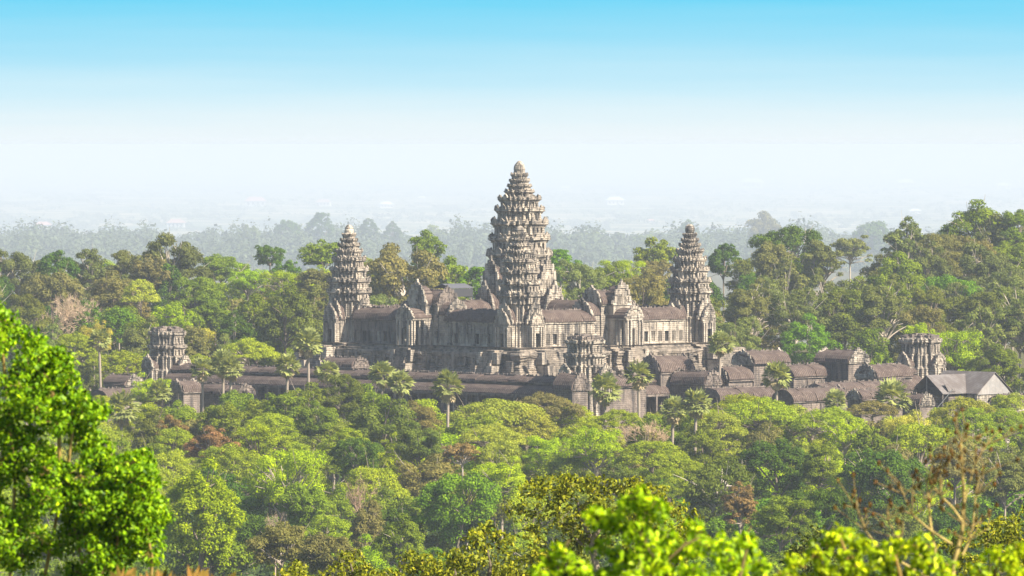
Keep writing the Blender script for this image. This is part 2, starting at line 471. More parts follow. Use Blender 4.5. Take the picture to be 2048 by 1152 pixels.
def tower(label, lx, ly, shaft, tiers, small, fin, porches, seed, base_r, zb):
    x, y = TL(lx, ly)
    t = tag(empty('temple_tower', (x, y, 0), TROT), label, 'tower', 'lotus bud towers of the temple')
    mb = MB()
    z0, z1, r = shaft
    mb.loft([ring(k * base_r, z) for k, z in ((1.12, zb), (1.12, zb + .5), (1.04, zb + .7), (1.04, zb + 1.0), (1, zb + 1.2), (1, z0 - .5), (1.06, z0 - .35), (1.08, z0), (.9, z0 + .1))])
    mb.loft([ring(r * k, z) for k, z in ((1, z0 + .02), (1, z1 - .6), (1.06, z1 - .45), (1.06, z1))])
    for k in range(4):
        a = k * math.pi / 2; dx, dy = math.cos(a), math.sin(a)
        for s in (-.62, -.3, .3, .62):
            rr = r * (1.0 if abs(s) < .5 else .87)
            cx, cy_ = dx * rr - dy * s * r, dy * rr + dx * s * r
            mb.box(cx - .2, cx + .2, cy_ - .2, cy_ + .2, z0, z1 - .3)
    mb.build('shaft', STONE_PALE, t, jit=.06, seed=seed)
    for i, (a, b, rr) in enumerate(tiers): tier(t, a, b, rr, seed + i, STONE)
    for i, (a, b, rr) in enumerate(small): tier(t, a, b, rr, seed + 30 + i, STONE, False)
    finial(t, fin, STONE)
    for d, kw in porches: porch(t, d, mat=STONE, seed=seed + 50, **kw)
    return t
CT = [(35.9, 38.2, 4.55), (38.2, 40.5, 4.4), (40.5, 42.8, 3.95), (42.8, 44.9, 3.4), (44.9, 46.5, 2.8)]
CS = [(46.5, 47.7, 2.3), (47.7, 48.7, 1.85), (48.7, 49.8, 1.45)]
CF = [(1.1, 49.7), (.95, 50.1), (1.0, 50.4), (.8, 50.9), (.85, 51.1), (.5, 51.5), (.2, 51.7)]
CFB = [(.9, 49.7), (.8, 50.0), (1.0, 50.3), (1.05, 50.9), (.85, 51.4), (.4, 51.75)]
kp = dict(r0=2.5, r1=5.4, hw=1.75, zf=27.4, ze=31.4, zr=34.2, inner=(4.3, 2.0, 32.0, 35.8))
kq = dict(r0=2.5, r1=5.0, hw=1.75, zf=27.4, ze=31.4, zr=34.0, inner=(4.2, 2.0, 32.0, 35.6))
HS = 25.1
tower('left corner tower with a broken blunt tip, standing apart over the shaded gallery', -HS, HS, (32.6, 35.9, 3.35), CT, CS, CF, [(s, kp) for s in SIDES], 11, 3.7, 26.4)
tower('right corner tower with a rounded bud tip at the sunlit end of the gallery', HS, -HS, (32.6, 35.9, 3.35), CT, CS, CFB, [(s, kp) for s in SIDES], 21, 3.7, 26.4)
tower('front corner tower standing directly before the tall central tower', -HS, -HS, (32.4, 36.0, 3.35), [(36.0, 38.3, 4.45), (38.3, 40.7, 4.3), (40.7, 43.0, 3.9), (43.0, 45.2, 3.4), (45.2, 46.9, 2.75)], [(46.9, 48.2, 2.3), (48.2, 49.3, 1.85), (49.3, 50.4, 1.4)], [(1.0, 50.3), (.9, 50.7), (1.0, 51.1), (.7, 51.6), (.3, 51.9)], [(s, kq) for s in SIDES], 31, 3.75, 26.2)
kc = dict(r0=4, r1=10.1, hw=2.7, zf=27.0, ze=32.0, zr=38.0, inner=(8.2, 2.45, 36.9, 43.2))
tower('tallest central tower rising above all the others with many carved tiers', 0, 0, (33.0, 39.0, 6.4),
      [(39.0, 42.7, 6.9), (42.7, 46.2, 6.65), (46.2, 49.5, 6.2), (49.5, 52.7, 5.75), (52.7, 55.3, 5.05), (55.3, 57.5, 4.35)],
      [(57.5, 58.9, 3.1), (58.9, 60.0, 2.55), (60.0, 61.1, 2.15), (61.1, 62.3, 1.8)],
      [(1.5, 62.2), (1.2, 62.6), (1.15, 63.0), (1.25, 63.2), (1.1, 63.9), (1.0, 64.2), (.5, 64.8), (.2, 65.0)], [(s, kc) for s in SIDES], 41, 6.9, 26.4)

VAULT = [(1.0, 0), (1.0, .06), (.95, .3), (.82, .56), (.6, .78), (.32, .93), (.09, 1.0), (-.09, 1.0), (-.32, .93), (-.6, .78), (-.82, .56), (-.95, .3), (-1.0, .06), (-1.0, 0)]
def vault(mb, xa, xb, hw, z0, h, y=0):
    mb.loft([[(xa, y - a * hw, z0 + z * h) for a, z in VAULT], [(xb, y - a * hw, z0 + z * h) for a, z in VAULT]])
def gallery(label, x, y, rot, Ln, z0, ze, zr, hw, nwin=0, win=(1.0, 1.7, .7), peds='', cat='gallery', group=None, wallmat=None, roofmat=None, seed=1, name='stone_gallery', plinth=0, pilasters=True, crest=True, colonnade=False):
    """a vaulted stone hall centred on (x, y); its long axis is the frame's x, the seen side is -y"""
    wm, rm = wallmat or STONE, roofmat or ROOF
    g = tag(empty(name, (x, y, 0), rot), label, cat, group)
    ww, wh, sill = win
    h2 = Ln / 2
    mb = MB()
    # back wall and core, then a front skin of piers, sill and lintel so the openings are real recesses
    mb.box(-h2, h2, hw - .8 if colonnade else -hw + .5, hw, z0, ze)
    if colonnade:
        pass
    elif nwin:
        mb.box(-h2, h2, -hw, -hw + .49, z0, z0 + sill)
        mb.box(-h2, h2, -hw, -hw + .49, z0 + sill + wh, ze)
        pitch = Ln / nwin
        for i in range(nwin + 1):
            a = max(-h2, -h2 + (i - .5) * pitch + ww / 2); b = min(h2, -h2 + (i + .5) * pitch - ww / 2)
            mb.box(a, b, -hw, -hw + .49, z0 + sill + .004, z0 + sill + wh - .004)
        if pilasters:
            for i in range(nwin + 1):
                a = max(-h2 + .15, min(h2 - .15, -h2 + i * pitch))
                mb.box(a - .14, a + .14, -hw - .12, -hw + .1, z0, ze)
    else:
        mb.box(-h2, h2, -hw, -hw + .49, z0, ze)
    mb.box(-h2 - .1, h2 + .1, -hw - .3, hw + .3, ze + .003, ze + .3)
    if plinth: 
        mb.box(-h2 - .2, h2 + .2, -hw - .35, hw + .35, z0 - plinth, z0 - .003)
        if plinth < 3: mb.box(-h2 - .2, h2 + .2, -hw - .55, hw + .55, z0 - plinth * .72, z0 - plinth * .5)
    mb.build('wall', wm, g, jit=.05, seed=seed)
    for i in range(nwin):
        cx = -h2 + (i + .5) * Ln / nwin
        mb = MB()
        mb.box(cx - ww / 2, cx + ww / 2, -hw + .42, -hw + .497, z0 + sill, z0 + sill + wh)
        w = mb.build('window', DARK, g)  # dark sheet in place of the shaded room behind
        if i % 3 != 1:
            mb = MB()
            for k in range(4):
                bx_ = cx + (k - 1.5) * ww / 4.4
                mb.box(bx_ - .05, bx_ + .05, -hw + .1, -hw + .24, z0 + sill, z0 + sill + wh)
            mb.build('baluster', STONE_PALE, w)
    mb = MB()
    n = max(2, int(Ln / 3))
    for k in range(n):
        xa, xb = -h2 - .15 + k * (Ln + .3) / n, -h2 - .15 + (k + 1) * (Ln + .3) / n
        dz = RNG.uniform(-.16, .1)
        vault(mb, xa, xb, hw + .45 + RNG.uniform(-.07, .07), ze + .3 + .003, zr - ze - .3 + dz)
    r = mb.build('roof', rm, g, jit=.11, seed=seed)
    if crest:
        mb = MB()
        top = []
        k = -h2
        while k < h2 - .5:
            e = RNG.uniform(.18, .42) if RNG.random() < .6 else .06
            top += [(k, e), (k + .3, e), (k + .34, .05), (k + .48, .05)]
            k += .52
        mb.plate([(-h2, -.12)] + top + [(top[-1][0], -.12)], (0, -.12, zr), (1, 0, 0), (0, 1, 0), .24)
        if mb.v: mb.build('ridge_crest', STONE_DARK, r, jit=.04, seed=seed)
    for s, c in ((-1, 'l'), (1, 'r')):
        if c in peds:
            pediment('pediment', STONE if RNG.random() < .6 else STONE_DARK, g, (s * (h2 + .22), 0, ze), (0, 1, 0), (-s, 0, 0), hw * (1.03 if plinth > 3 else 1.1), (zr - ze) * (1.04 if plinth > 3 else 1.18), .5, seed + s + 3)
    return g
RR, RL = math.radians(45), math.radians(-45)      # axis along the right façade / along the left façade

# upper terrace: stepped pyramid with steep stairs
def terrace():
    t = tag(empty('temple_terrace', (*TL(0, 0), 0), TROT), 'steep stepped stone terrace that carries the five towers', 'terrace')
    mb = MB()
    def sq(h, z):
        p = [(h, -h + 9), (h, -5), (h + 1.6, -5), (h + 1.6, 5), (h, 5), (h, h - 9), (h + 1.4, h - 9), (h + 1.4, h + 1.4), (h - 9, h + 1.4), (h - 9, h)]
        r = []
        for k in range(4):
            ca, sa = round(math.cos(k * math.pi / 2)), round(math.sin(k * math.pi / 2))
            r += [(a * ca - b * sa, a * sa + b * ca, z) for a, b in p]
        out_ = []
        for i, a in enumerate(r):                     # short courses, so wear can break the long edges
            b = r[(i + 1) % len(r)]; n = 9 if i % 10 in (9,) else (7 if i % 10 in (0, 5, 4, 8) else 4)
            out_ += [(a[0] + (b[0] - a[0]) * k / n, a[1] + (b[1] - a[1]) * k / n, z) for k in range(n)]
        return out_
    prof = []
    z, h = 13.0, 33.6
    for (dz, dh) in ((4.6, 1.0), (4.6, 1.0), (4.0, .8)):
        for f, k in ((0, .5), (.08, .5), (.12, .2), (.2, .3), (.26, -.05), (.34, .15), (.4, -.25), (.62, -.25), (.66, .1), (.72, -.1), (.78, .2), (.86, .35), (.96, .35), (1.0, .2)):
            prof.append((h + k, z + dz * f))
        z += dz; h -= dh
    mb.loft([sq(a, b) for a, b in prof])
    for s in range(4):                                   # shallow buttresses along each step
        ca, sa = round(math.cos(s * math.pi / 2)), round(math.sin(s * math.pi / 2))
        for lev in range(3):
            hh = 33.6 - 1.0 * lev
            for k in range(-13, 14):
                c = k * 2.6 + RNG.uniform(-.5, .5); w = RNG.uniform(.25, .7); d = RNG.uniform(.25, .6); z0 = 13 + 4.6 * lev + RNG.uniform(.2, 1.2); z1 = 13 + 4.6 * lev + RNG.uniform(2.4, 3.9)
                q4 = [(hh - 1, c - w), (hh + d, c - w), (hh + d, c + w), (hh - 1, c + w)]
                mb.loft([[(a * ca - b * sa, a * sa + b * ca, zz) for a, b in q4] for zz in (z0, z1)])
    mb.build('terrace_body', STONE_MID, t, jit=.16, seed=3)
    zt = z
    # plinth below the galleries
    mb = MB()
    mb.loft([sq(a, b) for a, b in ((30.4, zt + .003), (30.4, zt + .35), (29.8, zt + .5), (29.6, zt + .9), (30.0, zt + 1.1))])
    mb.build('plinth', STONE_MID, t, jit=.07, seed=4)
    for d in ((0, -1), (-1, 0)):
        for off in (-25.1, 0, 25.1):
            dx, dy = d; u = (-dy, dx)
            def P(r, s, zz): return (dx * r + u[0] * (s + off), dy * r + u[1] * (s + off), zz)
            r0 = 33.4
            st = MB(); n = 21
            for k in range(n):
                za = zt + .6 - (k + 1) * (zt - 13.0) / n; zb_ = zt + .6 - k * (zt - 13.0) / n
                ra = r0 + .34 * k + .25
                st.loft([[P(r0 - 4, -1.7, q), P(ra + .3, -1.7, q), P(ra + .3, 1.7, q), P(r0 - 4, 1.7, q)] for q in (za, zb_)])
            stair = st.build('stairway', STONE_MID, t, jit=.03, seed=9)
            for s in (-1, 1):
                bk = MB()
                for k in range(5):
                    za = 12.9; zb_ = zt + .2 - k * (zt - 13.0) / 5
                    bk.loft([[P(r0 - 4, s * 2.4 - .65, q), P(r0 + 1.6 * k + 1.2, s * 2.4 - .65, q), P(r0 + 1.6 * k + 1.2, s * 2.4 + .65, q), P(r0 - 4, s * 2.4 + .65, q)] for q in ((13.0 if k == 4 else zb_ - 2.4), zb_)])
                bk.build('balustrade', STONE, stair, jit=.1, seed=12 + s)
terrace()
ZG = 27.3
# galleries of the upper storey: two runs on each façade, gate pavilions between
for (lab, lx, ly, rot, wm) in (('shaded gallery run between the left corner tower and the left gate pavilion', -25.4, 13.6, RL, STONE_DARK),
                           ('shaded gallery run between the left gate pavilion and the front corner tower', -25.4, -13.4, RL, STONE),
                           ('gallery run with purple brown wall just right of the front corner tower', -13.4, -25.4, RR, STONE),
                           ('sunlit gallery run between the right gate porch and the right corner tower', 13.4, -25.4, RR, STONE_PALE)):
    gallery(lab, *TL(lx, ly), rot, 14.4, ZG, 31.9, 34.6, 2.3, 7, (1.15, 2.1, .45), wallmat=wm, group='upper gallery runs between the towers', seed=int(lx + 60), plinth=.6)  # wall stone darkened for the shaded left run, paled for the sunlit right
for (lab, lx, ly, rot) in (('left gate pavilion with a stair below, at the middle of the shaded gallery', -25, 0, RL), ('right gate pavilion with a pale columned porch at the middle of the sunlit gallery', 0, -25, RR)):
    x, y = TL(lx, ly)
    g = gallery(lab, x, y, rot, 8.0, ZG, 35.4, 38.4, 2.7, 0, peds='lr', cat='pavilion', name='gate_pavilion', seed=77, plinth=.6)
    for s in (-1, 1):                                   # lower stepped roofs either side
        mb = MB(); vault(mb, s * 4.3, s * 6.9, 2.75, 33.4, 2.7); mb.build('side_roof', ROOF, g, jit=.05, seed=6)
        mb = MB(); mb.box(min(s * 4.25, s * 6.9), max(s * 4.25, s * 6.9), -2.6, 2.6, ZG, 33.4); mb.build('side_wall', STONE, g, jit=.05, seed=8)
        pediment('side_pediment', STONE, g, (s * 7.1, 0, 33.2), (0, 1, 0), (-s, 0, 0), 2.9, 3.3, .5, 14)
    porch(g, (0, -1), 2.4, 8.2, 2.3, ZG, 32.4, 34.9, STONE_PALE if lx == 0 else STONE, 61, inner=(4.6, 2.4, 35.4, 39.4), open_front=2.6, ph=1.0)  # paler stone puts the sunlight into the right porch
    for s in (-1, 1):
        for q in range(3):
            mb = MB(); mb.box(s * 2.1 - .2, s * 2.1 + .2, -5.0 - q * 1.4, -4.6 - q * 1.4, ZG, 32.35); mb.build('porch_column', STONE_PALE, g, jit=.02)
for (lab, lx, ly, rot) in (('roof of the inner cross gallery left of the central tower', -15.8, 0, RR), ('roof of the inner cross gallery right of the central tower', 0, -15.8, RL),
                           ('far side gallery behind the left corner tower', 0, 25, RR), ('far side gallery behind the right corner tower', 25, 0, RL)):
    far = 'far' in lab
    gallery(lab, *TL(lx, ly), rot, 38 if far else 13.6, ZG, 32 if far else 33.2, 34.6 if far else 36.2, 2.3, 0, seed=5, name='inner_gallery')
# dark tarpaulin shelter over a roof under repair
def shelter():
    x, y = wx(906, 1393), 1393
    t = tag(empty('repair_shelter', (x, y, 0), RR), 'dark flat roofed repair shelter on the gallery roof left of the central tower', 'shelter')
    mb = MB()
    for (a, b, c, d, z, zz) in ((-3.2, 3.4, -2.6, 0, 38.6, 39.4), (-3.2, 3.4, 0, 2.6, 39.4, 38.6)):
        mb.loft([[(a, c, z + e), (b, c, z + e), (b, d, zz + e), (a, d, zz + e)] for e in (0, .18)])
    mb.build('canopy', plain_mat('grey_tarpaulin', (.10, .10, .11)), t)
    for sx in (-2.9, 3.1):
        for sy in (-2.3, 2.3):
            mb = MB(); mb.tube([(sx, sy, 33.5), (sx, sy, 38.7)], [.1, .1]); mb.build('post', BARK, t).color = (.25, .2, .16, 1)
    mb = MB(); mb.loft([[(-3.1, -2.5, z), (3.3, -2.5, z), (3.3, -2.42, z), (-3.1, -2.42, z)] for z in (36.9, 38.5)]); mb.build('side_sheet', plain_mat('dark_sheet', (.05, .05, .055)), t)
shelter()

# middle enclosure: platform, gallery with a lean-to aisle, broken corner towers
X0, X1, Y0, Y1 = -50.0, 49.0, -68.0, 54.0
def platform():
    t = MB()
    def rect(e, z): return [(X1 + e, Y0 - e, z), (X1 + e, Y1 + e, z), (X0 - e, Y1 + e, z), (X0 - e, Y0 - e, z)]
    t.loft([rect(a, b) for a, b in ((9, -1), (9, 6), (8, 6.2), (8, 11), (8.4, 11.4), (8.4, 12.6), (5, 12.9), (5, 14.5))])
    tag(t.build('stone_platform', STONE_DARK, None, (0, 0, 0), jit=.0), 'broad dark stone platform under the middle gallery', 'platform').rotation_euler = (0, 0, TROT)
    bpy.data.objects['stone_platform'].location = (TX, TY, 0)
platform()
def mid_gallery(label, lx, ly, rot, Ln, seed):
    g = gallery(label, *TL(lx, ly), rot, Ln, 14.6, 21.2, 22.7, 2.2, 0, group='middle enclosure gallery runs', seed=seed, name='roofed_gallery', wallmat=STONE_DARK, colonnade=True)  # dark wall stone adds painted shade under the roof
    h2 = Ln / 2
    mb = MB()
    n = int(Ln / 4)
    for k in range(n):
        a, b = -h2 + k * Ln / n, -h2 + (k + 1) * Ln / n
        prof = [(-2.25, 21.0), (-3.2, 20.75), (-4.2, 20.2), (-4.9, 19.4), (-4.95, 19.2), (-2.25, 19.2)]
        mb.loft([[(a, p, q + .02 * (k % 3)) for p, q in prof], [(b, p, q + .02 * (k % 3)) for p, q in prof]])
    mb.build('aisle_roof', ROOF, g, jit=.05, seed=seed)
    k = -h2 + 1.2
    cols = []
    while k < h2 and len(cols) < 60:
        cols.append(k); k += 3.4
    for i, k in enumerate(cols):
        mb = MB(); mb.box(k - .2, k + .2, -4.8, -4.4, 14.55, 19.2); mb.build('pillar', STONE_DARK if i % 5 else STONE, g, jit=.03, seed=i)  # mostly dark stone, imitating the deep shade of the colonnade
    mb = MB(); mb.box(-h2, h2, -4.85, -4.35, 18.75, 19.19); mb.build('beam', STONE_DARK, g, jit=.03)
    return g
mid_gallery('long brown roofed gallery along the left side, ending at the left broken tower', X0, (Y0 + Y1) / 2, RL, Y1 - Y0 - 8, 101)
mid_gallery('brown roofed gallery along the right side, ending at the right broken tower', (X0 + X1) / 2, Y0, RR, X1 - X0 - 8, 102)
def broken_tower(label, lx, ly, tiers, zb, seed, rb):
    x, y = TL(lx, ly)
    t = tag(empty('broken_tower', (x, y, 0), TROT), label, 'tower', 'broken towers of the middle enclosure')
    rg = random.Random(seed)
    mb = MB()
    mb.loft([ring(rb * k, z) for k, z in ((1.15, 14.4), (1.15, zb - 3), (1.05, zb - 2.6), (1.0, zb - 2.4), (1.0, zb - .5), (1.07, zb - .3), (1.07, zb))])
    for k in range(4):
        a = k * math.pi / 2; dx, dy = math.cos(a), math.sin(a)
        for s in (-.6, -.3, 0, .3, .6):
            rr = rb * (1.0 if abs(s) < .5 else .87)
            cx, cy_ = dx * rr - dy * s * rb, dy * rr + dx * s * rb
            mb.box(cx - .22, cx + .22, cy_ - .22, cy_ + .22, zb - 3.2, zb - .3)
    mb.build('shaft', STONE, t, jit=.08, seed=seed)
    for i, (a, b, rr) in enumerate(tiers): tier(t, a, b, rr, seed + i, STONE, worn=True)
    # ragged stump of the next storey
    z = tiers[-1][1]; r = tiers[-1][2] * .82
    mb = MB()
    for k in range(46):
        a = rg.uniform(0, 6.283); q = r * math.sqrt(rg.uniform(.1, 1)); s = rg.uniform(.35, .8)
        cx, cy_ = q * math.cos(a), q * math.sin(a)
        mb.box(cx - s, cx + s, cy_ - s * .8, cy_ + s * .8, z - .3, z + rg.uniform(.2, .6) + (1 - q / r) * .5)
    mb.build('rubble_top', STONE_DARK, t, jit=.12, seed=seed)
    for d in SIDES[:2]:
        porch(t, d, rb * .6, rb * 1.35, 1.6, zb - 6.5, zb - 2.9, zb - .6, STONE, seed + 9)
    return t
broken_tower('broken stump tower at far left above the palms, overgrown woods behind', X0, Y1, [(24.3, 26.7, 4.0), (26.7, 29.6, 3.8)], 24.3, 201, 4.0)
broken_tower('broken stump tower in front, nearest to the stairs of the terrace', X0, Y0, [(25.2, 27.6, 4.1), (27.6, 30.3, 3.8)], 25.2, 211, 4.1)
broken_tower('broken stump tower at far right beside the metal shed roof', X1, Y0, [(25.3, 28.6, 4.3)], 25.3, 221, 3.9)

# halls, chapels and cloister roofs scattered in the outer courts:  (label, px, Y, rot, length, floor, eave row, ridge row, half width, pediments)
def hall(label, px, Y, rot, Ln, z0, ye, yr, hw, peds='lr', nwin=0, wm=STONE_DARK, seed=1, name='stone_hall', cat='hall', group='small stone halls of the outer courts'):  # dark wall colour also carries the shade between the roofs
    return gallery(label, wx(px, Y), Y, rot, Ln, z0, wz(ye, Y), wz(yr, Y), hw, nwin, (1.0, 1.6, .8), peds, cat, group, wm, None, seed, name, z0 + .5)
hall('dark front library hall with a carved gable, half hidden behind tall palms', 1334, 1332, RR, 9.5, 11, 747, 712, 2.7, 'lr', 3, STONE_DARK, 301)
hall('low chapel roof with a pale gable left of the tall leaning palm', 1392, 1326, RL, 9, 11, 770, 742, 2.3, 'lr', 0, STONE_DARK, 302)
hall('small gable front at the foot of the front broken tower', 1142, 1305, RL, 5, 11, 782, 748, 2.2, 'lr', 0, STONE_DARK, 303)
hall('low roof right of the front broken tower behind a palm', 1235, 1318, RR, 12, 11, 775, 752, 2.1, '', 0, STONE_DARK, 309)
hall('high cloister hall with brown vault, first to the right of the leaning palm', 1522, 1345, RR, 10.5, 11, 729, 702, 2.8, 'lr', 3, STONE_DARK, 304)
hall('high cloister hall with a bright triangular gable facing the sun', 1684, 1345, RL, 9.0, 11, 726, 700, 2.9, 'lr', 2, STONE_DARK, 305)
hall('lower curved roof between the two high cloister halls', 1610, 1342, RR, 12.5, 11, 755, 729, 2.6, 'r', 3, STONE_DARK, 306)
hall('low roof tucked against the first cloister hall', 1462, 1338, RR, 7, 11, 762, 734, 2.6, 'l', 0, STONE_DARK, 307)
hall('low roof with a ruined gable left of the right broken tower', 1768, 1338, RR, 10.5, 11, 756, 729, 2.7, 'l', 0, STONE_DARK, 308)
hall('long low roof running below the cloister halls toward the shed', 1722, 1325, RR, 27, 10, 783, 763, 2.4, '', 10, STONE_DARK, 310)
hall('front ribbed roof right of the leaning palm trunk', 1486, 1312, RR, 19, 9, 797, 774, 2.6, '', 8, STONE_DARK, 311)
hall('front ribbed roof with a dark edge right of the round palm', 1622, 1310, RR, 16, 9, 803, 776, 2.6, 'r', 6, STONE_DARK, 312)
hall('small chapel with a pointed front gable between two short palms', 1728, 1300, RR, 5.5, 9, 800, 780, 1.8, 'l', 0, STONE_DARK, 313)
hall('small barrel roofed chapel with a brown rounded end before the shed', 1836, 1296, RL, 4.5, 9, 812, 788, 2.0, 'r', 0, STONE_DARK, 314)
hall('small roof with a pale gable end at the far right edge below the shed', 2022, 1300, RR, 7.5, 9, 808, 789, 2.2, 'r', 0, STONE_PALE, 315)
hall('ribbed roof with a bright white gable end behind the pair of palms at left', 436, 1345, RL, 16, 10, 789, 768, 2.4, 'lr', 5, STONE_DARK, 316)
hall('small dark gable front below the left broken tower', 370, 1338, RR, 4.5, 10, 786, 762, 2.0, 'lr', 0, STONE_DARK, 317)
hall('small stone chapel at far left beside the lone tall palm', 247, 1385, RL, 6.5, 10, 772, 751, 2.3, 'lr', 0, STONE_DARK, 318)
hall('low brown roof at the left edge of the ruins under the palm', 226, 1370, RR, 8, 10, 797, 777, 2.2, '', 0, STONE_DARK, 319)
hall('short carved hall below the left corner tower, behind palms', 690, 1368, RL, 9, 13, 736, 715, 2.2, 'lr', 0, STONE_DARK, 320)

def shed():
    t = tag(empty('metal_shed', (wx(1925, 1335), 1335, 0), RR), 'large grey metal roofed shed with a dark open gable and a painted gable end', 'shed')
    zr, ze = wz(745, 1335), wz(787, 1335)
    # frame: x runs right-and-away, y runs left-and-away
    def slope(name, a, b, c, d, mat=SHEET, th=.14):
        mb = MB(); up = Vector((0, 0, th))
        P = [Vector(p) for p in (a, b, c, d)]
        mb.loft([P, [p + up for p in P]])
        return mb.build(name, mat, t)
    ya, yb, hw = -5.2, 8.5, 5.5
    slope('roof', (4.0, ya, zr), (4.0, yb, zr), (4.0 - hw, yb, ze), (4.0 - hw, ya, ze))
    slope('roof', (4.0, yb, zr), (4.0, ya, zr), (4.0 + hw, ya, ze), (4.0 + hw, yb, ze))
    z2 = zr - .5
    slope('front_roof', (-8.4, 2.2, z2), (4.0, 2.2, z2), (4.0, -2.2, ze + .1), (-8.4, -2.2, ze + .1))
    slope('front_roof', (4.0, 2.2, z2), (-8.4, 2.2, z2), (-8.4, 7.2, ze - .2), (4.0, 7.2, ze - .2))
    slope('roof_patch', (-6.6, -.9, z2 - 1.5), (-4.4, -.9, z2 - 1.5), (-4.4, -2.1, ze + .55), (-6.6, -2.1, ze + .55))
    mural = stone_mat('worn_painted_panel', (.25, .235, .225), (.34, .31, .285), (.20, .17, .15), .5, .05, False)
    mb = MB(); mb.plate([(-hw + .5, 0), (hw - .5, 0), (1.0, zr - ze - .5), (0, zr - ze - .2), (-1.0, zr - ze - .5)], (4.0, ya + .3, ze - .1), (1, 0, 0), (0, 1, 0), .12)
    mb.build('gable_panel', mural, t)
    mb = MB(); mb.box(4.0 - hw + .6, 4.0 + hw - .6, ya + .5, yb - .5, 10, ze - .12); mb.build('wall', STONE, t, jit=.04)
    mb = MB(); mb.box(-6.0, 3.9, -1.6, 6.4, 10, ze - .3); mb.build('front_wall', STONE_DARK, t, jit=.04)
    mb = MB(); mb.plate([(-4.4, 0), (4.0, 0), (0, z2 - ze - .1)], (-6.2, 2.3, ze - .28), (0, 1, 0), (1, 0, 0), .1); mb.build('gable_shade_sheet', DARK, t)  # added dark sheet imitating the shade inside the open gable
    for yy in (-2.0, 2.2, 6.8):
        mb = MB(); mb.tube([(-8.2, yy, 10), (-8.2, yy, ze if yy != 2.2 else z2)], [.1, .1]); mb.build('post', BARK, t).color = (.3, .27, .24, 1)
    mb = MB(); mb.tube([(-8.6, -1.0, ze - 2.5), (-7.6, -4.2, ze + 1.2)], [.08, .08]); mb.build('pole', BARK, t).color = (.6, .58, .55, 1)
shed()

# ------------------------------------------------------------------ trees
def unit(v): return v / np.maximum(np.linalg.norm(v, axis=-1, keepdims=True), 1e-9)
def sphere(rg, n): return unit(rg.normal(size=(n, 3)))
def leaf_quads(rg, P, Nn, size, asp):
    n = len(P)
    t = unit(np.cross(Nn, rg.normal(size=(n, 3)))); b = np.cross(Nn, t)
    s = size[:, None]
    V = np.stack([P + t * s, P + b * s * asp + Nn * s * .12, P - t * s, P - b * s * asp + Nn * s * .12], 1).reshape(-1, 3)
    return V, np.arange(n * 4).reshape(n, 4)
def tubes(segs, sides):
    """segs: list of polylines [(p, r), ...] -> V, F quads"""
    Vs, Fs, b = [], [], 0
    ang = np.arange(sides) * 2 * np.pi / sides
    for pl in segs:
        P = np.array([p for p, r in pl], float); Rr = np.array([r for p, r in pl], float)
        d = unit(np.gradient(P, axis=0))
        a = unit(np.cross(d, np.array([.31, .87, .38]))); c = np.cross(d, a)
        V = P[:, None] + (a[:, None] * np.cos(ang)[None, :, None] + c[:, None] * np.sin(ang)[None, :, None]) * Rr[:, None, None]
        k = len(P); i = (np.arange(k - 1)[:, None] * sides); j = np.arange(sides)[None]; j2 = (j + 1) % sides
        Fs.append(np.stack([i + j, i + j2, i + sides + j2, i + sides + j], -1).reshape(-1, 4) + b)
        Vs.append(V.reshape(-1, 3)); b += k * sides
    return np.concatenate(Vs), np.concatenate(Fs)
def bez(a, b, c, n):
    t = np.linspace(0, 1, n)[:, None]
    return (1 - t) ** 2 * a + 2 * t * (1 - t) * b + t * t * c

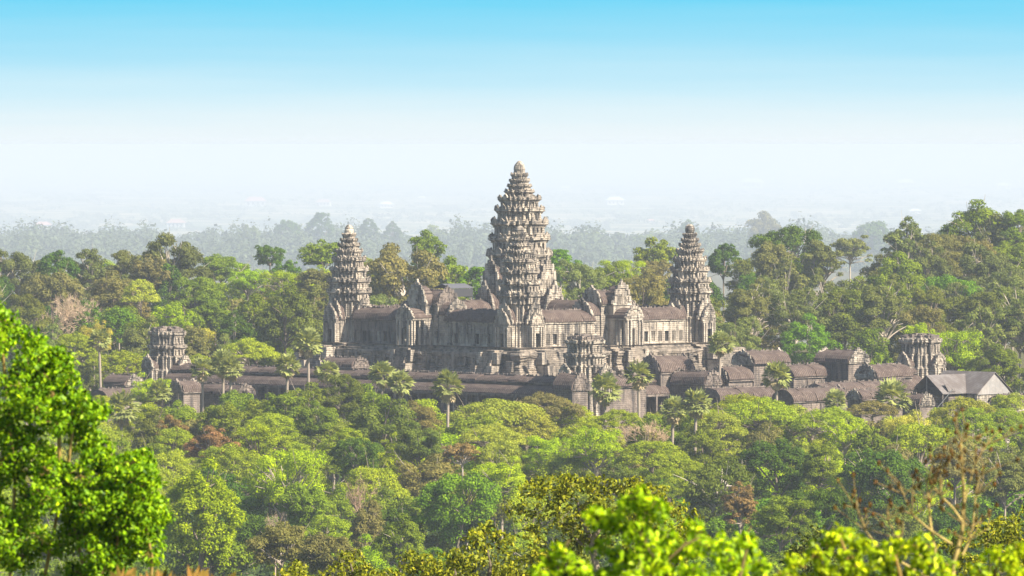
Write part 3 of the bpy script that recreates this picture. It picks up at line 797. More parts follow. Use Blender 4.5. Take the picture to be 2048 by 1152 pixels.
#        clumps, clump radius, squash, leaves, leaf size, shell(lo,hi), z low, aspect, visible limbs
KINDS = {'M': (70, .20, .85, 5600, .052, .45, .86, -.8, .6, 10),
         'D': (95, .17, .9, 6200, .048, .62, .86, -.85, .6, 6),
         'T': (48, .20, .75, 5200, .050, .40, .92, -.65, .6, 20),
         'U': (190, .15, .6, 8000, .038, .82, .92, .0, .5, 10),
         'F': (60, .19, .8, 4800, .046, .35, .90, -.8, .45, 18),
         'Y': (80, .18, .85, 6200, .040, .50, .88, -.8, .4, 6)}
def make_crown(kind, seed, fine, ar):
    """crown of unit radius and height ar, so that leaves keep their shape when it is scaled"""
    rg = np.random.default_rng(seed)
    nc, rc, sq, nl, ls, lo, hi, zl, asp, nlimb = KINDS[kind]
    nl, ls = int(nl * 1.25), ls * .92
    if fine: nl, ls = int(nl * 2.3), ls * .66
    k = max(.75, .45 + .42 * ar)
    nc, nl = int(nc * k), int(nl * k)
    d = sphere(rg, nc * 6); d = d[d[:, 2] > zl][:nc]; nc = len(d)
    lump = 1 + .13 * np.sin(d[:, 0] * 3 + seed) + .10 * np.sin(d[:, 1] * 4 + 2 * seed) + .07 * np.sin(d[:, 2] * 5 + seed)      # uneven outline
    rad = rg.uniform(lo, hi, nc) * lump
    if kind == 'U':
        C = np.stack([d[:, 0] * rad, d[:, 1] * rad, (.10 + .80 * np.sqrt(np.clip(1 - (d[:, 0] ** 2 + d[:, 1] ** 2) * .92, 0, 1)) * rg.uniform(.88, 1.06, nc)) * ar], 1)
    else:
        C = np.stack([d[:, 0] * rad, d[:, 1] * rad, (.47 + d[:, 2] * rad * .5) * ar], 1)
    R = rc * rg.uniform(.65, 1.35, nc)
    idx = rg.choice(nc, nl, p=R ** 2 / (R ** 2).sum())
    e = sphere(rg, nl); e[:, 2] = np.where(e[:, 2] < -.35, -e[:, 2], e[:, 2])
    q = rg.uniform(.55, 1.1, nl)[:, None]
    P = C[idx] + e * q * R[idx][:, None] * np.array([1, 1, sq])
    P[:, 2] = np.minimum(P[:, 2], ar * 1.04)
    Nn = unit(e * .8 + rg.normal(size=(nl, 3)) * .32 + np.array([0, 0, .25]))
    V, Fc = leaf_quads(rg, P, Nn, ls * rg.uniform(.55, 1.35, nl), asp)
    clump_t = rg.uniform(-.2, .2, nc)
    tint = np.clip(.5 + clump_t[idx] + rg.normal(size=nl) * .22, 0, 1)
    crown = np_mesh('crown', V, Fc, LEAF, tint)
    segs = []
    order = np.argsort(-rad)[:nlimb]
    for i in order:
        z0 = rg.uniform(-.02, .28) * ar
        a = np.array([0, 0, z0]); c = C[i]
        m = np.array([c[0] * .35, c[1] * .35, z0 + (c[2] - z0) * .55]) + rg.normal(size=3) * .05
        pts = bez(a, m, c, 6)
        segs.append([(p, (.038 if kind == 'T' else .034) * (1 - .78 * k / 5)) for k, p in enumerate(pts)])
        for _ in range(2):
            k = rg.integers(2, 5); c2 = c + rg.normal(size=3) * .2
            pp = bez(pts[k], (pts[k] + c2) / 2 + rg.normal(size=3) * .04, c2, 4)
            segs.append([(p, .014 * (1 - .75 * j / 3)) for j, p in enumerate(pp)])
    Vb, Fb = tubes(segs, 5)
    return crown, np_mesh('branches', Vb, Fb, BARK, smooth=True)
ASPECTS = (.55, 1.0, 1.6, 2.4, 3.4)
def crown_lib(kind, fine, aspect):
    ai = min(range(5), key=lambda i: abs(math.log(ASPECTS[i] / aspect)))
    s = trg.randrange(3)
    key = (kind, fine, ai, s)
    if key not in LIB: LIB[key] = make_crown(kind, 1000 * ai + 10 * list(KINDS).index(kind) + 100 * fine + s, fine, ASPECTS[ai])
    return LIB[key], ASPECTS[ai]
def make_bare(seed, fine):
    rg = np.random.default_rng(seed)
    segs = []
    def grow(p, d, ln, r, dep):
        n = 4
        pts = [p]
        for k in range(n):
            d = unit(d + rg.normal(size=3) * .16 + np.array([0, 0, .05])); pts.append(pts[-1] + d * ln / n)
        segs.append([(q, r * (1 - .45 * k / n)) for k, q in enumerate(pts)])
        if dep == 0: return
        for k in range(rg.integers(3, 5) if dep > 1 else rg.integers(4, 7)):
            q = pts[rg.integers(2, n + 1)]
            nd = unit(d * .8 + sphere(rg, 1)[0] * .85 + np.array([0, 0, .1]))
            grow(q, nd, ln * rg.uniform(.6, .8), max(r * .5, .004), dep - 1)
    for k in range(6):
        a = rg.uniform(0, 6.28)
        grow(np.array([0, 0, .0]), unit(np.array([math.cos(a) * .75, math.sin(a) * .75, rg.uniform(.35, 1.1)])), .45, .026, 4 if fine else 3)
    V, Fc = tubes(segs, 3)
    V[:, 2] = V[:, 2] / max(V[:, 2].max(), .1); rr = np.percentile(np.hypot(V[:, 0], V[:, 1]), 97); V[:, :2] /= rr
    V[:, 2] = np.clip(V[:, 2], -.05, 1)
    return np_mesh('branches', V, Fc, BARK)
def make_trunk(seed):
    rg = np.random.default_rng(seed)
    zz = np.linspace(0, 1, 7)
    bend = np.cumsum(rg.normal(size=(7, 2)) * .16, 0) * np.linspace(0, 1, 7)[:, None] * 1.2
    bend = bend * (1 - zz[:, None])   # returns to the crown axis at the top
    r = np.array([1.5, 1.1, 1.0, .95, .9, .85, .8])
    V, Fc = tubes([[(np.array([0, 0, z]), q) for z, q in zip(zz, r)]], 7)
    V[:, :2] += np.repeat(bend * 2, 7, 0)
    return np_mesh('trunk', V, Fc, BARK, smooth=True)
LIB = {}
for fine in (0, 1): LIB['B', fine] = [make_bare(700 + s + 10 * fine, fine) for s in range(2)]
TRUNKS = [make_trunk(900 + s) for s in range(5)]

COLR = {'M': (.170, .228, .014), 'D': (.078, .140, .012), 'T': (.165, .190, .042), 'U': (.275, .340, .015), 'F': (.275, .375, .009),
        'Y': (.450, .430, .055), 'L': (.310, .420, .006), 'O': (.205, .188, .050), 'R': (.285, .180, .062), 'B': (.450, .335, .235),
        'P': (.500, .355, .270), 'G': (.130, .235, .010), 'K': (.140, .165, .022), 'S': (.310, .345, .036)}
SHAPE = {'L': 'F', 'O': 'M', 'R': 'T', 'P': 'B', 'G': 'D', 'K': 'M', 'S': 'U'}
NAMES = {'M': 'broadleaf_tree', 'D': 'round_tree', 'T': 'tall_tree', 'U': 'umbrella_tree', 'F': 'feathery_tree', 'Y': 'yellow_tree', 'B': 'bare_tree'}
trg = random.Random(42)
def tree(px, ytop, wpx, hpx, typ, dist, label, group=None, shape=None):
    """a tree whose crown top shows at (px, ytop); dist > 100 is its distance, else the height of its top"""
    Y = dist if dist > 100 else (HC - dist) * F / (ytop - YH)
    x = wx(px, Y); zt = wz(ytop, Y)
    g = float(ground_z(x, Y))
    R = wpx / 2 * Y / F; H = min(hpx * Y / F, (zt - g) * .92)
    zb = zt - H
    sh = shape or SHAPE.get(typ, typ)
    fine = 1 if wpx > 105 else 0
    t = tag(empty(NAMES[sh], (x, Y, g), trg.uniform(0, 6.28)), label, 'tree', group)
    j = trg.uniform(.84, 1.16)
    c = tuple(v * j * trg.uniform(.93, 1.07) for v in COLR[typ])
    bc = trg.choice([(.30, .25, .19), (.22, .18, .14), (.36, .31, .25)])
    if sh == 'T': bc = trg.choice([(.42, .36, .29), (.33, .28, .22), (.48, .42, .35)])
    if sh == 'B':
        v = trg.choice(LIB[sh, fine])
        link('branches', v, t, (0, 0, zb - g), (R, R, H), color=c); bc = tuple(q * 1.1 for q in c)
    else:
        v, ar = crown_lib(sh, fine, H / R)
        link('crown', v[0], t, (0, 0, zb - g), (R, R, H / ar), color=c)
        link('branches', v[1], t, (0, 0, zb - g), (R, R, H / ar), color=bc)
    tr = .034 * R + .06
    link('trunk', trg.choice(TRUNKS), t, (0, 0, -.3), (tr, tr, zb - g + .3 + .12 * H), color=bc)
    return t
# --- trees one can point at:  px, top row, width, crown height, kind, distance or top height, label
TREES = [
 # skyline and woods behind, left
 (40, 488, 125, 120, 'T', 1720, 'tall dark tree at the far left end of the skyline'),
 (180, 487, 85, 110, 'T', 1740, 'narrow tall tree on the left skyline beside the hazy gap'),
 (112, 500, 95, 80, 'D', 1700, 'dark bushy tree on the skyline near the left edge'),
 (255, 490, 130, 130, 'T', 1760, 'grey green tree on the skyline just left of the giant limbed tree'),
 (342, 462, 150, 130, 'T', 1700, 'giant spreading tree with pale forked limbs on the left skyline'),
 (300, 505, 90, 90, 'O', 1690, 'olive crown under the left shoulder of the giant limbed tree'),
 (400, 545, 120, 120, 'M', 1640, 'blue green crown right below the giant limbed tree'),
 (445, 505, 110, 70, 'M', 1820, 'low mid green skyline tree right of the giant limbed tree'),
 (540, 486, 66, 50, 'D', 1860, 'small round dark tree alone on the skyline left of the left corner tower'),
 (495, 525, 110, 70, 'L', 1720, 'bright green skyline crown left of the small round tree'),
 (580, 530, 120, 90, 'L', 1690, 'bright yellow green crown left of the left corner tower'),
 (645, 478, 95, 70, 'M', 1800, 'green skyline tree touching the left side of the left corner tower'),
 (630, 525, 90, 90, 'O', 1650, 'olive crown just left of the tiers of the left corner tower'),
 (808, 478, 190, 160, 'O', 1640, 'huge olive domed tree with pale limbs between left and central towers', 'T'),
 (855, 462, 80, 70, 'M', 1900, 'small bright tree peeping over the huge olive dome'),
 (905, 515, 95, 90, 'M', 1700, 'green tree between the huge olive dome and the central tower'),
 (950, 528, 80, 80, 'G', 1620, 'dark green tree touching the central tower on its left'),
 (735, 510, 70, 90, 'S', 1720, 'light green crown close to the right of the left corner tower'),
 # right of the central tower
 (1122, 493, 80, 80, 'G', 1750, 'rounded green tree touching the central tower on its right'),
 (1165, 512, 115, 110, 'T', 1660, 'olive tall tree right of the central tower over the gallery'),
 (1215, 520, 90, 90, 'M', 1700, 'mid green tree in the middle of the gap between central and right towers'),
 (1245, 512, 110, 70, 'L', 1760, 'light green crown midway between central and right towers'),
 (1312, 472, 95, 75, 'M', 1950, 'highest green tree between central and right towers'),
 (1282, 540, 120, 110, 'O', 1620, 'olive brown tree left of the right corner tower'),
 (1447, 486, 80, 75, 'D', 1800, 'dark round tree just right of the right corner tower top'),
 # right mass
 (1575, 440, 165, 130, 'D', 1800, 'big dark domed tree on the right skyline'),
 (1545, 478, 110, 100, 'O', 1740, 'sunlit olive tree in front of the big dark dome'),
 (1530, 425, 85, 80, 'O', 9600, 'pale hazy distant tree peeping left of the big dark dome'),
 (1645, 470, 95, 110, 'T', 1780, 'open crowned tree on the right shoulder of the big dark dome'),
 (1700, 468, 90, 60, 'T', 2150, 'thin feathery tree in the skyline dip on the right'),
 (1745, 437, 90, 80, 'D', 9700, 'bluish hazy tree far behind the skyline dip on the right'),
 (1815, 430, 100, 130, 'T', 1750, 'tall pointed tree left of the highest crown at right'),
 (1950, 404, 150, 120, 'M', 1800, 'highest broad crown of the whole forest at the right'),
 (2025, 415, 110, 130, 'M', 1790, 'crown at the right edge next to the highest crown'),
 (1880, 455, 120, 120, 'O', 1720, 'olive crown below the left shoulder of the highest crown'),
 (1975, 480, 140, 130, 'T', 1690, 'brown green crown in the middle of the right hand mass'),
 (1800, 500, 130, 120, 'M', 1680, 'sunlit green crown below the tall pointed tree'),
 (1500, 555, 120, 130, 'T', 1560, 'olive tall tree with slim trunk right of the right corner tower'),
 (1590, 565, 130, 140, 'T', 1540, 'olive tall tree behind the first cloister hall'),
 (1690, 570, 140, 140, 'K', 1560, 'dark tall tree behind the second cloister hall'),
 (1765, 545, 130, 150, 'T', 1530, 'tall tree with a pale trunk left of the right broken tower'),
 (1850, 570, 130, 130, 'K', 1550, 'dark olive tree above the right broken tower'),
 (1970, 570, 140, 140, 'K', 1560, 'shadowed olive tree at right over the light green bush'),
 (2040, 560, 110, 150, 'T', 1500, 'tall tree with a bare forked limb at the right edge'),
 (1900, 648, 140, 110, 'L', 1460, 'light green rounded tree right of the right broken tower'),
 (1990, 690, 120, 80, 'M', 1440, 'green tree behind the metal shed at the right edge'),
 (1840, 640, 70, 60, 'L', 1480, 'small fresh green bush peeping behind the right broken tower'),
 # mid left
 (142, 583, 130, 100, 'P', 1560, 'leafless pinkish brown tree in the woods at left'),
 (105, 545, 150, 80, 'O', 1620, 'broad olive crown above the leafless pinkish tree'),
 (55, 580, 110, 110, 'K', 1570, 'dark shaded tree at the left edge above the bright near tree'),
 (228, 545, 130, 90, 'O', 1600, 'olive crown right of the leafless pinkish tree'),
 (282, 555, 85, 70, 'S', 1590, 'yellow green rounded crown left of the giant tree trunk'),
 (238, 610, 90, 80, 'G', 1530, 'fresh blue green bush right of the leafless pinkish tree'),
 (188, 640, 80, 70, 'Y', 1480, 'pale yellow bush behind the lone tall palm'),
 (150, 662, 130, 100, 'U', 1450, 'wide light green umbrella crown left of the lone tall palm'),
 (245, 697, 100, 70, 'U', 1430, 'flat green umbrella crown between lone palm and left broken tower'),
 (345, 598, 100, 80, 'L', 1540, 'light green crown above the left broken tower'),
 (290, 635, 90, 80, 'M', 1500, 'green crown behind the left broken tower on its left side'),
 (405, 650, 80, 80, 'Y', 1500, 'pale straw green bush right of the left broken tower'),
 (400, 705, 75, 50, 'U', 1440, 'small bright green bush at the foot of the left broken tower'),
 (497, 675, 118, 60, 'U', 1450, 'bright green umbrella crown just above the left gallery roof'),
 (470, 625, 90, 90, 'D', 1500, 'dark round tree behind the bright umbrella crown'),
 (570, 575, 140, 120, 'K', 1520, 'dark olive broad tree left of the left corner tower base'),
 (620, 560, 90, 120, 'T', 1540, 'tall olive tree pressed against the left corner tower shaft'),
 (505, 590, 100, 80, 'M', 1560, 'green tree in the middle of the left woods'),
 (430, 590, 90, 90, 'M', 1580, 'green tree beneath the blue green crown in the left woods'),
 # in front of the temple, left half
 (300, 742, 110, 80, 'L', 1340, 'fresh green tree in front of the left broken tower base'),
 (360, 800, 120, 90, 'M', 1240, 'green tree under the small palm at left'),
 (345, 822, 70, 90, 'R', 1200, 'tree with rusty orange leaves left of centre'),
 (418, 850, 110, 80, 'R', 1170, 'brown orange leaved tree beside the rusty one'),
 (440, 800, 110, 90, 'M', 1230, 'green tree below the pair of palms at left'),
 (690, 740, 110, 110, 'K', 1260, 'dark olive tree reaching up to the terrace foot at left'),
 (565, 772, 100, 100, 'M', 1250, 'bushy olive green tree in front of the left gallery'),
 (640, 800, 110, 90, 'M', 1220, 'sunlit leafy tree beneath the tall leaning palm at left'),
 (765, 795, 160, 120, 'K', 1200, 'broad dark olive tree with slim pale trunks below the palm cluster'),
 (840, 840, 110, 100, 'K', 1170, 'dull olive tree left of the solitary palm trunk'),
 (520, 830, 100, 110, 'L', 1180, 'bright green tree with twisting bare limbs'),
 (570, 880, 180, 170, 'L', 1080, 'large light green airy tree left of centre'),
 (715, 866, 112, 90, 'D', 1150, 'compact dark green round tree left of centre'),
 (925, 880, 80, 55, 'R', 1150, 'flat topped orange brown tree by the foot of the solitary palm'),
 (1000, 800, 190, 60, 'S', 1250, 'wide yellow green umbrella canopy below the long gallery'),
 (1085, 783, 150, 70, 'O', 1265, 'olive brown canopy in front of the front broken tower', 'U'),
 (985, 845, 130, 60, 'S', 1190, 'yellow green umbrella crown right of the solitary palm trunk'),
 (1090, 850, 110, 110, 'L', 1150, 'bright green leafy tree right of centre'),
 (1190, 840, 120, 110, 'L', 1140, 'bright green leafy tree beside its twin, below the palm'),
 (1003, 906, 140, 100, 'L', 1080, 'vivid lime round tree at the centre of the forest'),
 (915, 930, 190, 160, 'G', 1020, 'large deep green tree left of the vivid lime one'),
 (722, 940, 80, 100, 'B', 1080, 'white limbed leafless tree at lower left of centre'),
 (735, 1000, 90, 120, 'O', 1000, 'dull olive tree beneath the white limbed leafless tree'),
 (400, 915, 180, 230, 'L', 900, 'big bright green tree next to the near tree at left', 'D'),
 (610, 960, 120, 110, 'M', 1030, 'mid green tree below the airy light green tree'),
 (550, 1018, 45, 45, 'B', 950, 'small sunlit leafless snag at lower left'),
 (560, 1040, 150, 110, 'O', 880, 'dry olive brown scrub tree at lower left'),
 (660, 1060, 140, 110, 'O', 860, 'dry brown green tree at the bottom left of centre'),
 (800, 1030, 120, 110, 'M', 930, 'shaded green tree under the large deep green one'),
 (240, 880, 90, 100, 'M', 1100, 'green tree below the dark leaning fan palm at left'),
 # in front, right half
 (1290, 835, 110, 70, 'B', 1180, 'leafless grey brown tree between the bright tree and the twin palms'),
 (1235, 818, 110, 50, 'U', 1250, 'green umbrella crown around the foot of the palm before the ruins'),
 (1305, 880, 170, 70, 'U', 1140, 'broad bright green umbrella canopy below the twin palms'),
 (1430, 822, 130, 70, 'S', 1230, 'yellow green canopy right of the twin palms'),
 (1520, 793, 170, 75, 'U', 1250, 'wide bright umbrella canopy below the ribbed front roofs'),
 (1462, 800, 60, 50, 'B', 1270, 'small dry leafless bush by the leaning palm foot'),
 (1625, 808, 130, 70, 'P', 1260, 'leafless brown tree in front of the ribbed roof at right'),
 (1240, 925, 110, 80, 'K', 1090, 'dark olive tree below the leafless grey brown tree'),
 (1340, 930, 120, 90, 'U', 1080, 'green canopy in the shade right of centre'),
 (1440, 905, 170, 150, 'K', 1050, 'dark tree draped with rusty climbers right of centre', 'T'),
 (1480, 960, 90, 110, 'R', 1010, 'rusty climber covered tree at lower right of centre'),
 (1555, 860, 150, 150, 'D', 1120, 'dark green tree with pale slender trunk at right'),
 (1640, 880, 110, 110, 'M', 1110, 'green leafy tree right of the pale slender trunk'),
 (1690, 832, 90, 80, 'L', 1190, 'lime green tree below the leafless brown tree at right'),
 (1745, 850, 100, 80, 'M', 1180, 'mid green tree left of the yellow one at right'),
 (1815, 822, 120, 70, 'Y', 1220, 'yellow feathery tree at right below the chapel'),
 (1745, 800, 100, 40, 'O', 1270, 'low brown green canopy below the short fan palms', 'U'),
 (1930, 792, 150, 80, 'S', 1250, 'green and russet canopy in front of the metal shed'),
 (2010, 815, 120, 80, 'U', 1240, 'bright green canopy at the right edge'),
 (1780, 885, 190, 150, 'D', 1080, 'broad deep green tree at right'),
 (1910, 870, 130, 110, 'O', 1110, 'russet green tree behind the near bare branches'),
 (2010, 890, 120, 130, 'T', 1060, 'olive tree with bare limbs at the right edge'),
 (1640, 960, 150, 140, 'D', 980, 'dark shaded tree low at right'),
 (1560, 980, 120, 120, 'M', 960, 'mottled green tree low at right of the rusty climbers'),
]
TREES += [(1660, 812, 150, 70, 'U', 1245, 'green umbrella canopy in front of the ribbed roof right of the round palm'), (1575, 808, 130, 70, 'S', 1258, 'yellow green canopy at the foot of the round palm'),
 (480, 776, 110, 90, 'M', 1290, 'green leafy tree right of the white gable end at left'), (610, 768, 110, 90, 'M', 1290, 'leafy tree at the foot of the tallest left palm'),
 (745, 772, 120, 100, 'M', 1262, 'green tree beneath the cluster of two palms'), (835, 800, 110, 80, 'O', 1262, 'olive tree left of the solitary palm, at the long gallery'),
 (1130, 800, 130, 70, 'U', 1268, 'green canopy at the foot of the front broken tower'), (1380, 815, 130, 70, 'U', 1262, 'green canopy behind the twin palms')]
for r in TREES:
    tree(*r[:7], shape=r[7] if len(r) > 7 else None)
# --- the rest of the wood, tree by tree: crowns between and behind the ones above
SKY_PX = [-80, 0, 60, 120, 190, 250, 340, 420, 540, 640, 720, 800, 880, 960, 1130, 1250, 1310, 1440, 1500, 1570, 1650, 1720, 1790, 1850, 1950, 2140]
SKY_Y = [500, 496, 500, 515, 500, 500, 490, 525, 515, 505, 510, 500, 520, 535, 515, 525, 500, 505, 495, 460, 500, 510, 470, 450, 425, 430]
def place_back():
    rows = [1450, 1510, 1570, 1640, 1710, 1790]
    for i, Y in enumerate(rows):
        f = i / (len(rows) - 1)
        px = -70 + trg.uniform(0, 60)
        while px < 2120:
            sk = float(np.interp(px, SKY_PX, SKY_Y))
            low = 690 if px < 1400 else 670
            yt = low + (sk + 8 - low) * f ** .8 + trg.uniform(-16, 18)
            w = trg.uniform(75, 135)
            if not (Y < 1500 and 420 < px < 1660):
                typ = trg.choice('TTTOOMMMKKDLGU' if px < 1400 else 'TTTTOOMMKKKDG')
                if i == 0 and typ == 'T': typ = 'M'
                tree(px, yt, w, trg.uniform(110, 190), typ, Y + trg.uniform(-20, 20), {
                    'T': 'tall limbed forest tree standing in the woods behind the temple', 'O': 'dull olive forest tree in the woods behind the temple',
                    'M': 'mid green forest tree in the woods behind the temple', 'K': 'dark olive forest tree in the woods behind the temple',
                    'D': 'deep green round forest tree in the woods behind the temple', 'L': 'light green forest tree in the woods behind the temple',
                    'G': 'dense green forest tree in the woods behind the temple', 'U': 'flat crowned green forest tree in the woods behind the temple'}[typ],
                    'woods behind the temple, ' + typ.lower().translate(str.maketrans({'t': 'tall trees', 'o': 'olive trees', 'm': 'mid green trees', 'k': 'dark olive trees', 'd': 'round trees', 'l': 'light trees', 'g': 'dense trees', 'u': 'flat trees'})))
            px += w * trg.uniform(.75, 1.1)
def place_front():
    for Y in (850, 905, 965, 1030, 1095, 1150, 1195, 1235, 1268):
        px = -60 + trg.uniform(0, 80)
        while px < 2120:
            w = trg.uniform(130, 215) * 1030 / Y
            zt = trg.uniform(8.5, 13.5) + float(np.interp(Y, [1000, 1268], [0, 8.5]))
            typ = trg.choice('MMMMKKKODDGGLLU' if Y < 1140 else 'UUULLMKOSSSU')
            yt = YH + (HC - zt) * F / Y
            if yt < 1230:
                tree(px, yt, w, trg.uniform(95, 150), typ, Y + trg.uniform(-18, 18), {
                    'O': 'low dry olive tree filling the forest before the temple', 'M': 'low mid green tree filling the forest before the temple', 'K': 'low dark olive tree filling the forest before the temple',
                    'D': 'low deep green tree filling the forest before the temple', 'L': 'low light green tree filling the forest before the temple', 'G': 'low dense green tree filling the forest before the temple', 'U': 'low flat crowned tree filling the forest before the temple', 'S': 'low yellow green flat tree filling the forest before the temple'}[typ],
                    'forest before the temple, ' + {'O': 'olive', 'M': 'mid green', 'K': 'dark olive', 'D': 'deep green', 'L': 'light green', 'G': 'dense green', 'U': 'flat crowned', 'S': 'yellow green'}[typ] + ' trees')
            px += w * trg.uniform(.68, .95)
place_back(); place_front()

# undergrowth: one leafy layer low between the trunks
def undergrowth(name, n, ys, zmax, seed, color, keep, span=(-100, 2150), big=1.0, text='tangled low undergrowth covering the forest floor'):
    rg = np.random.default_rng(seed)
    Y = rg.uniform(*ys, n); Xp = rg.uniform(*span, n); x = (Xp - 1024) * Y / F
    k = keep(x, Y); x, Y = x[k], Y[k]; n = len(x)
    hgt = zmax * (.35 + .65 * (.5 + .5 * np.sin(x * .35 + np.sin(Y * .21) * 2) * np.sin(Y * .27 + 1.3)))
    z = hgt * rg.uniform(.25, 1, n) ** .5
    Nn = unit(rg.normal(size=(n, 3)) * .6 + np.array([0, -.2, .7]))
    V, Fc = leaf_quads(rg, np.stack([x, Y, z + ground_z(x, Y)], 1), Nn, rg.uniform(.4, .95, n) * big, .6)
    o = link(name, np_mesh(name, V, Fc, LEAF, np.clip(rg.normal(.5, .25, n), 0, 1)), color=color)
    tag(o, text, 'undergrowth', kind='stuff')
undergrowth('undergrowth', 70000, (700, 1300), 6.5, 5, (.06, .095, .03), lambda x, y: (np.abs(x - 14) * .99 + y < 1322) | (y < 1290))
undergrowth('woodland_undergrowth', 42000, (1395, 1800), 8, 6, (.06, .095, .03), lambda x, y: (np.abs(x) * -1.0 + y > 1495) | (np.abs(x) > 112))

undergrowth('flanking_woods', 90000, (700, 2000), 24, 8, (.15, .19, .035), lambda x, y: np.abs(x) > y * 1060 / F + 3, (-1400, 3450), 1.5, 'woods running on beyond both ends of the forest')

# ------------------------------------------------------------------ sugar palms
def make_palm(seed):
    rg = np.random.default_rng(seed)
    def fans(n, elo, ehi, ln, seed2):
        Vs, Fs, T, b = [], [], [], 0
        for k in range(n):
            az = k * 2.39996 + rg.uniform(-.3, .3); el = math.radians(elo + (ehi - elo) * ((k + .5) / n) + rg.uniform(-8, 8))
            d = np.array([math.cos(az) * math.cos(el), math.sin(az) * math.cos(el), math.sin(el)])
            s = unit(np.cross(d, [0, 0, 1.0]) + rg.normal(size=3) * .25); up = np.cross(s, d)
            base = d * rg.uniform(.4, .55)
            # petiole
            Vs.append(np.array([s * .02, base + s * .015, base - s * .015, -s * .02])); Fs.append(np.arange(4) + b); b += 4; T.append(.8)
            L0 = rg.uniform(.42, .58) * ln
            for a in np.linspace(-1.35, 1.35, 13):
                dd = unit(d * math.cos(a) + s * math.sin(a) + up * .18 * rg.normal() - np.array([0, 0, .18]))
                w = unit(np.cross(dd, up)) * .085 * ln
                tip = base + dd * L0 * rg.uniform(.85, 1.1) + np.array([0, 0, -.06 * rg.random()])
                mid = base + dd * L0 * .55
                Vs.append(np.array([base, mid + w, tip, mid - w])); Fs.append(np.arange(4) + b); b += 4; T.append(rg.uniform(.2, .9))
        return np.concatenate(Vs), np.array(Fs), np.array(T)
    A = np_mesh('fronds', *[q for q in fans(27, -32, 82, 1.0, 1)][:2], LEAF, np.random.default_rng(seed).uniform(.15, .95, 27 * 14))
    B = np_mesh('dead_fronds', *[q for q in fans(13, -84, -40, .8, 2)][:2], LEAF, np.random.default_rng(seed + 1).uniform(.2, .9, 13 * 14))
    zz = np.linspace(0, 1, 12)
    Vt, Ft = tubes([[(np.array([0, 0, z]), (1.35 if i == 0 else 1 - .25 * z + .08 * (i % 2))) for i, z in enumerate(zz)]], 8)
    return A, B, np_mesh('trunk', Vt, Ft, BARK)
PALMS = [make_palm(60 + s) for s in range(3)]
def palm(px, py, rpx, Y, label, base_px=None, low=False):
    x = wx(px, Y); z = wz(py, Y); R = rpx * Y / F * trg.uniform(1.1, 1.32)
    bx_ = wx(base_px if base_px else px + trg.uniform(-7, 7), Y)
    g = float(ground_z(x, Y)) if not low else z - 5
    t = tag(empty('sugar_palm', (bx_, Y, g), 0), label, 'palm', 'sugar palms around the temple')
    A, B, T = trg.choice(PALMS)
    rz = trg.uniform(0, 6.28)
    dx = x - bx_; h = z - g
    tr = link('trunk', T, t, (0, 0, -.2), (.34, .34, h + .2), color=(.31, .26, .21))
    if abs(dx) > .01:
        tr.rotation_euler = (0, math.atan2(dx, h), 0); tr.scale = (.34, .34, math.hypot(dx, h))
    link('fronds', A, t, (dx, 0, h), (R, R, R), rz, (.29, .32, .10))
    link('dead_fronds', B, t, (dx, 0, h - .05 * R), (R * .8, R * .8, R * .9), rz, (.50, .41, .23))
for r in [(198, 680, 23, 1382, 'lone tall palm at far left left of the broken tower', 207), (405, 740, 25, 1318, 'palm left of the pair before the ribbed roof with the white gable', 407),
          (446, 728, 27, 1322, 'taller of the two crossing palms before the white gable', 447), (462, 738, 25, 1316, 'palm crossing behind its taller twin before the white gable', 458),
          (575, 732, 28, 1310, 'bushy palm in front of the left gallery roof'), (616, 688, 29, 1330, 'tallest palm left of the temple with a straight pale trunk', 620),
          (656, 745, 24, 1320, 'low palm half hidden right of the tallest left palm'), (764, 750, 26, 1275, 'left palm of the cluster below the left gate stair'),
          (800, 766, 25, 1265, 'drooping palm on the right of the cluster below the left gate stair'), (896, 774, 31, 1235, 'solitary palm before the long gallery, its trunk bare to the ground'),
          (1210, 781, 31, 1255, 'palm below the front broken tower'), (1277, 751, 31, 1270, 'tall shaggy palm before the dark library hall'),
          (1441, 688, 27, 1330, 'tall leaning palm beside the right corner tower', 1431), (1553, 752, 32, 1300, 'round full palm before the cloister halls'),
          (1346, 822, 27, 1222, 'left palm of the twin palms right of centre'), (1392, 808, 31, 1215, 'right palm of the twin palms, with the taller trunk'),
          (243, 818, 36, 1250, 'large dark fan palm leaning at left below the lone palm'), (318, 786, 26, 1285, 'small palm under the left broken tower'),
          (1670, 804, 26, 1288, 'short pale palm at the left of the small chapel'), (1785, 797, 34, 1285, 'short wide pale palm before the small chapel at right')]:
    palm(*r[:5], base_px=r[5] if len(r) > 5 else None)

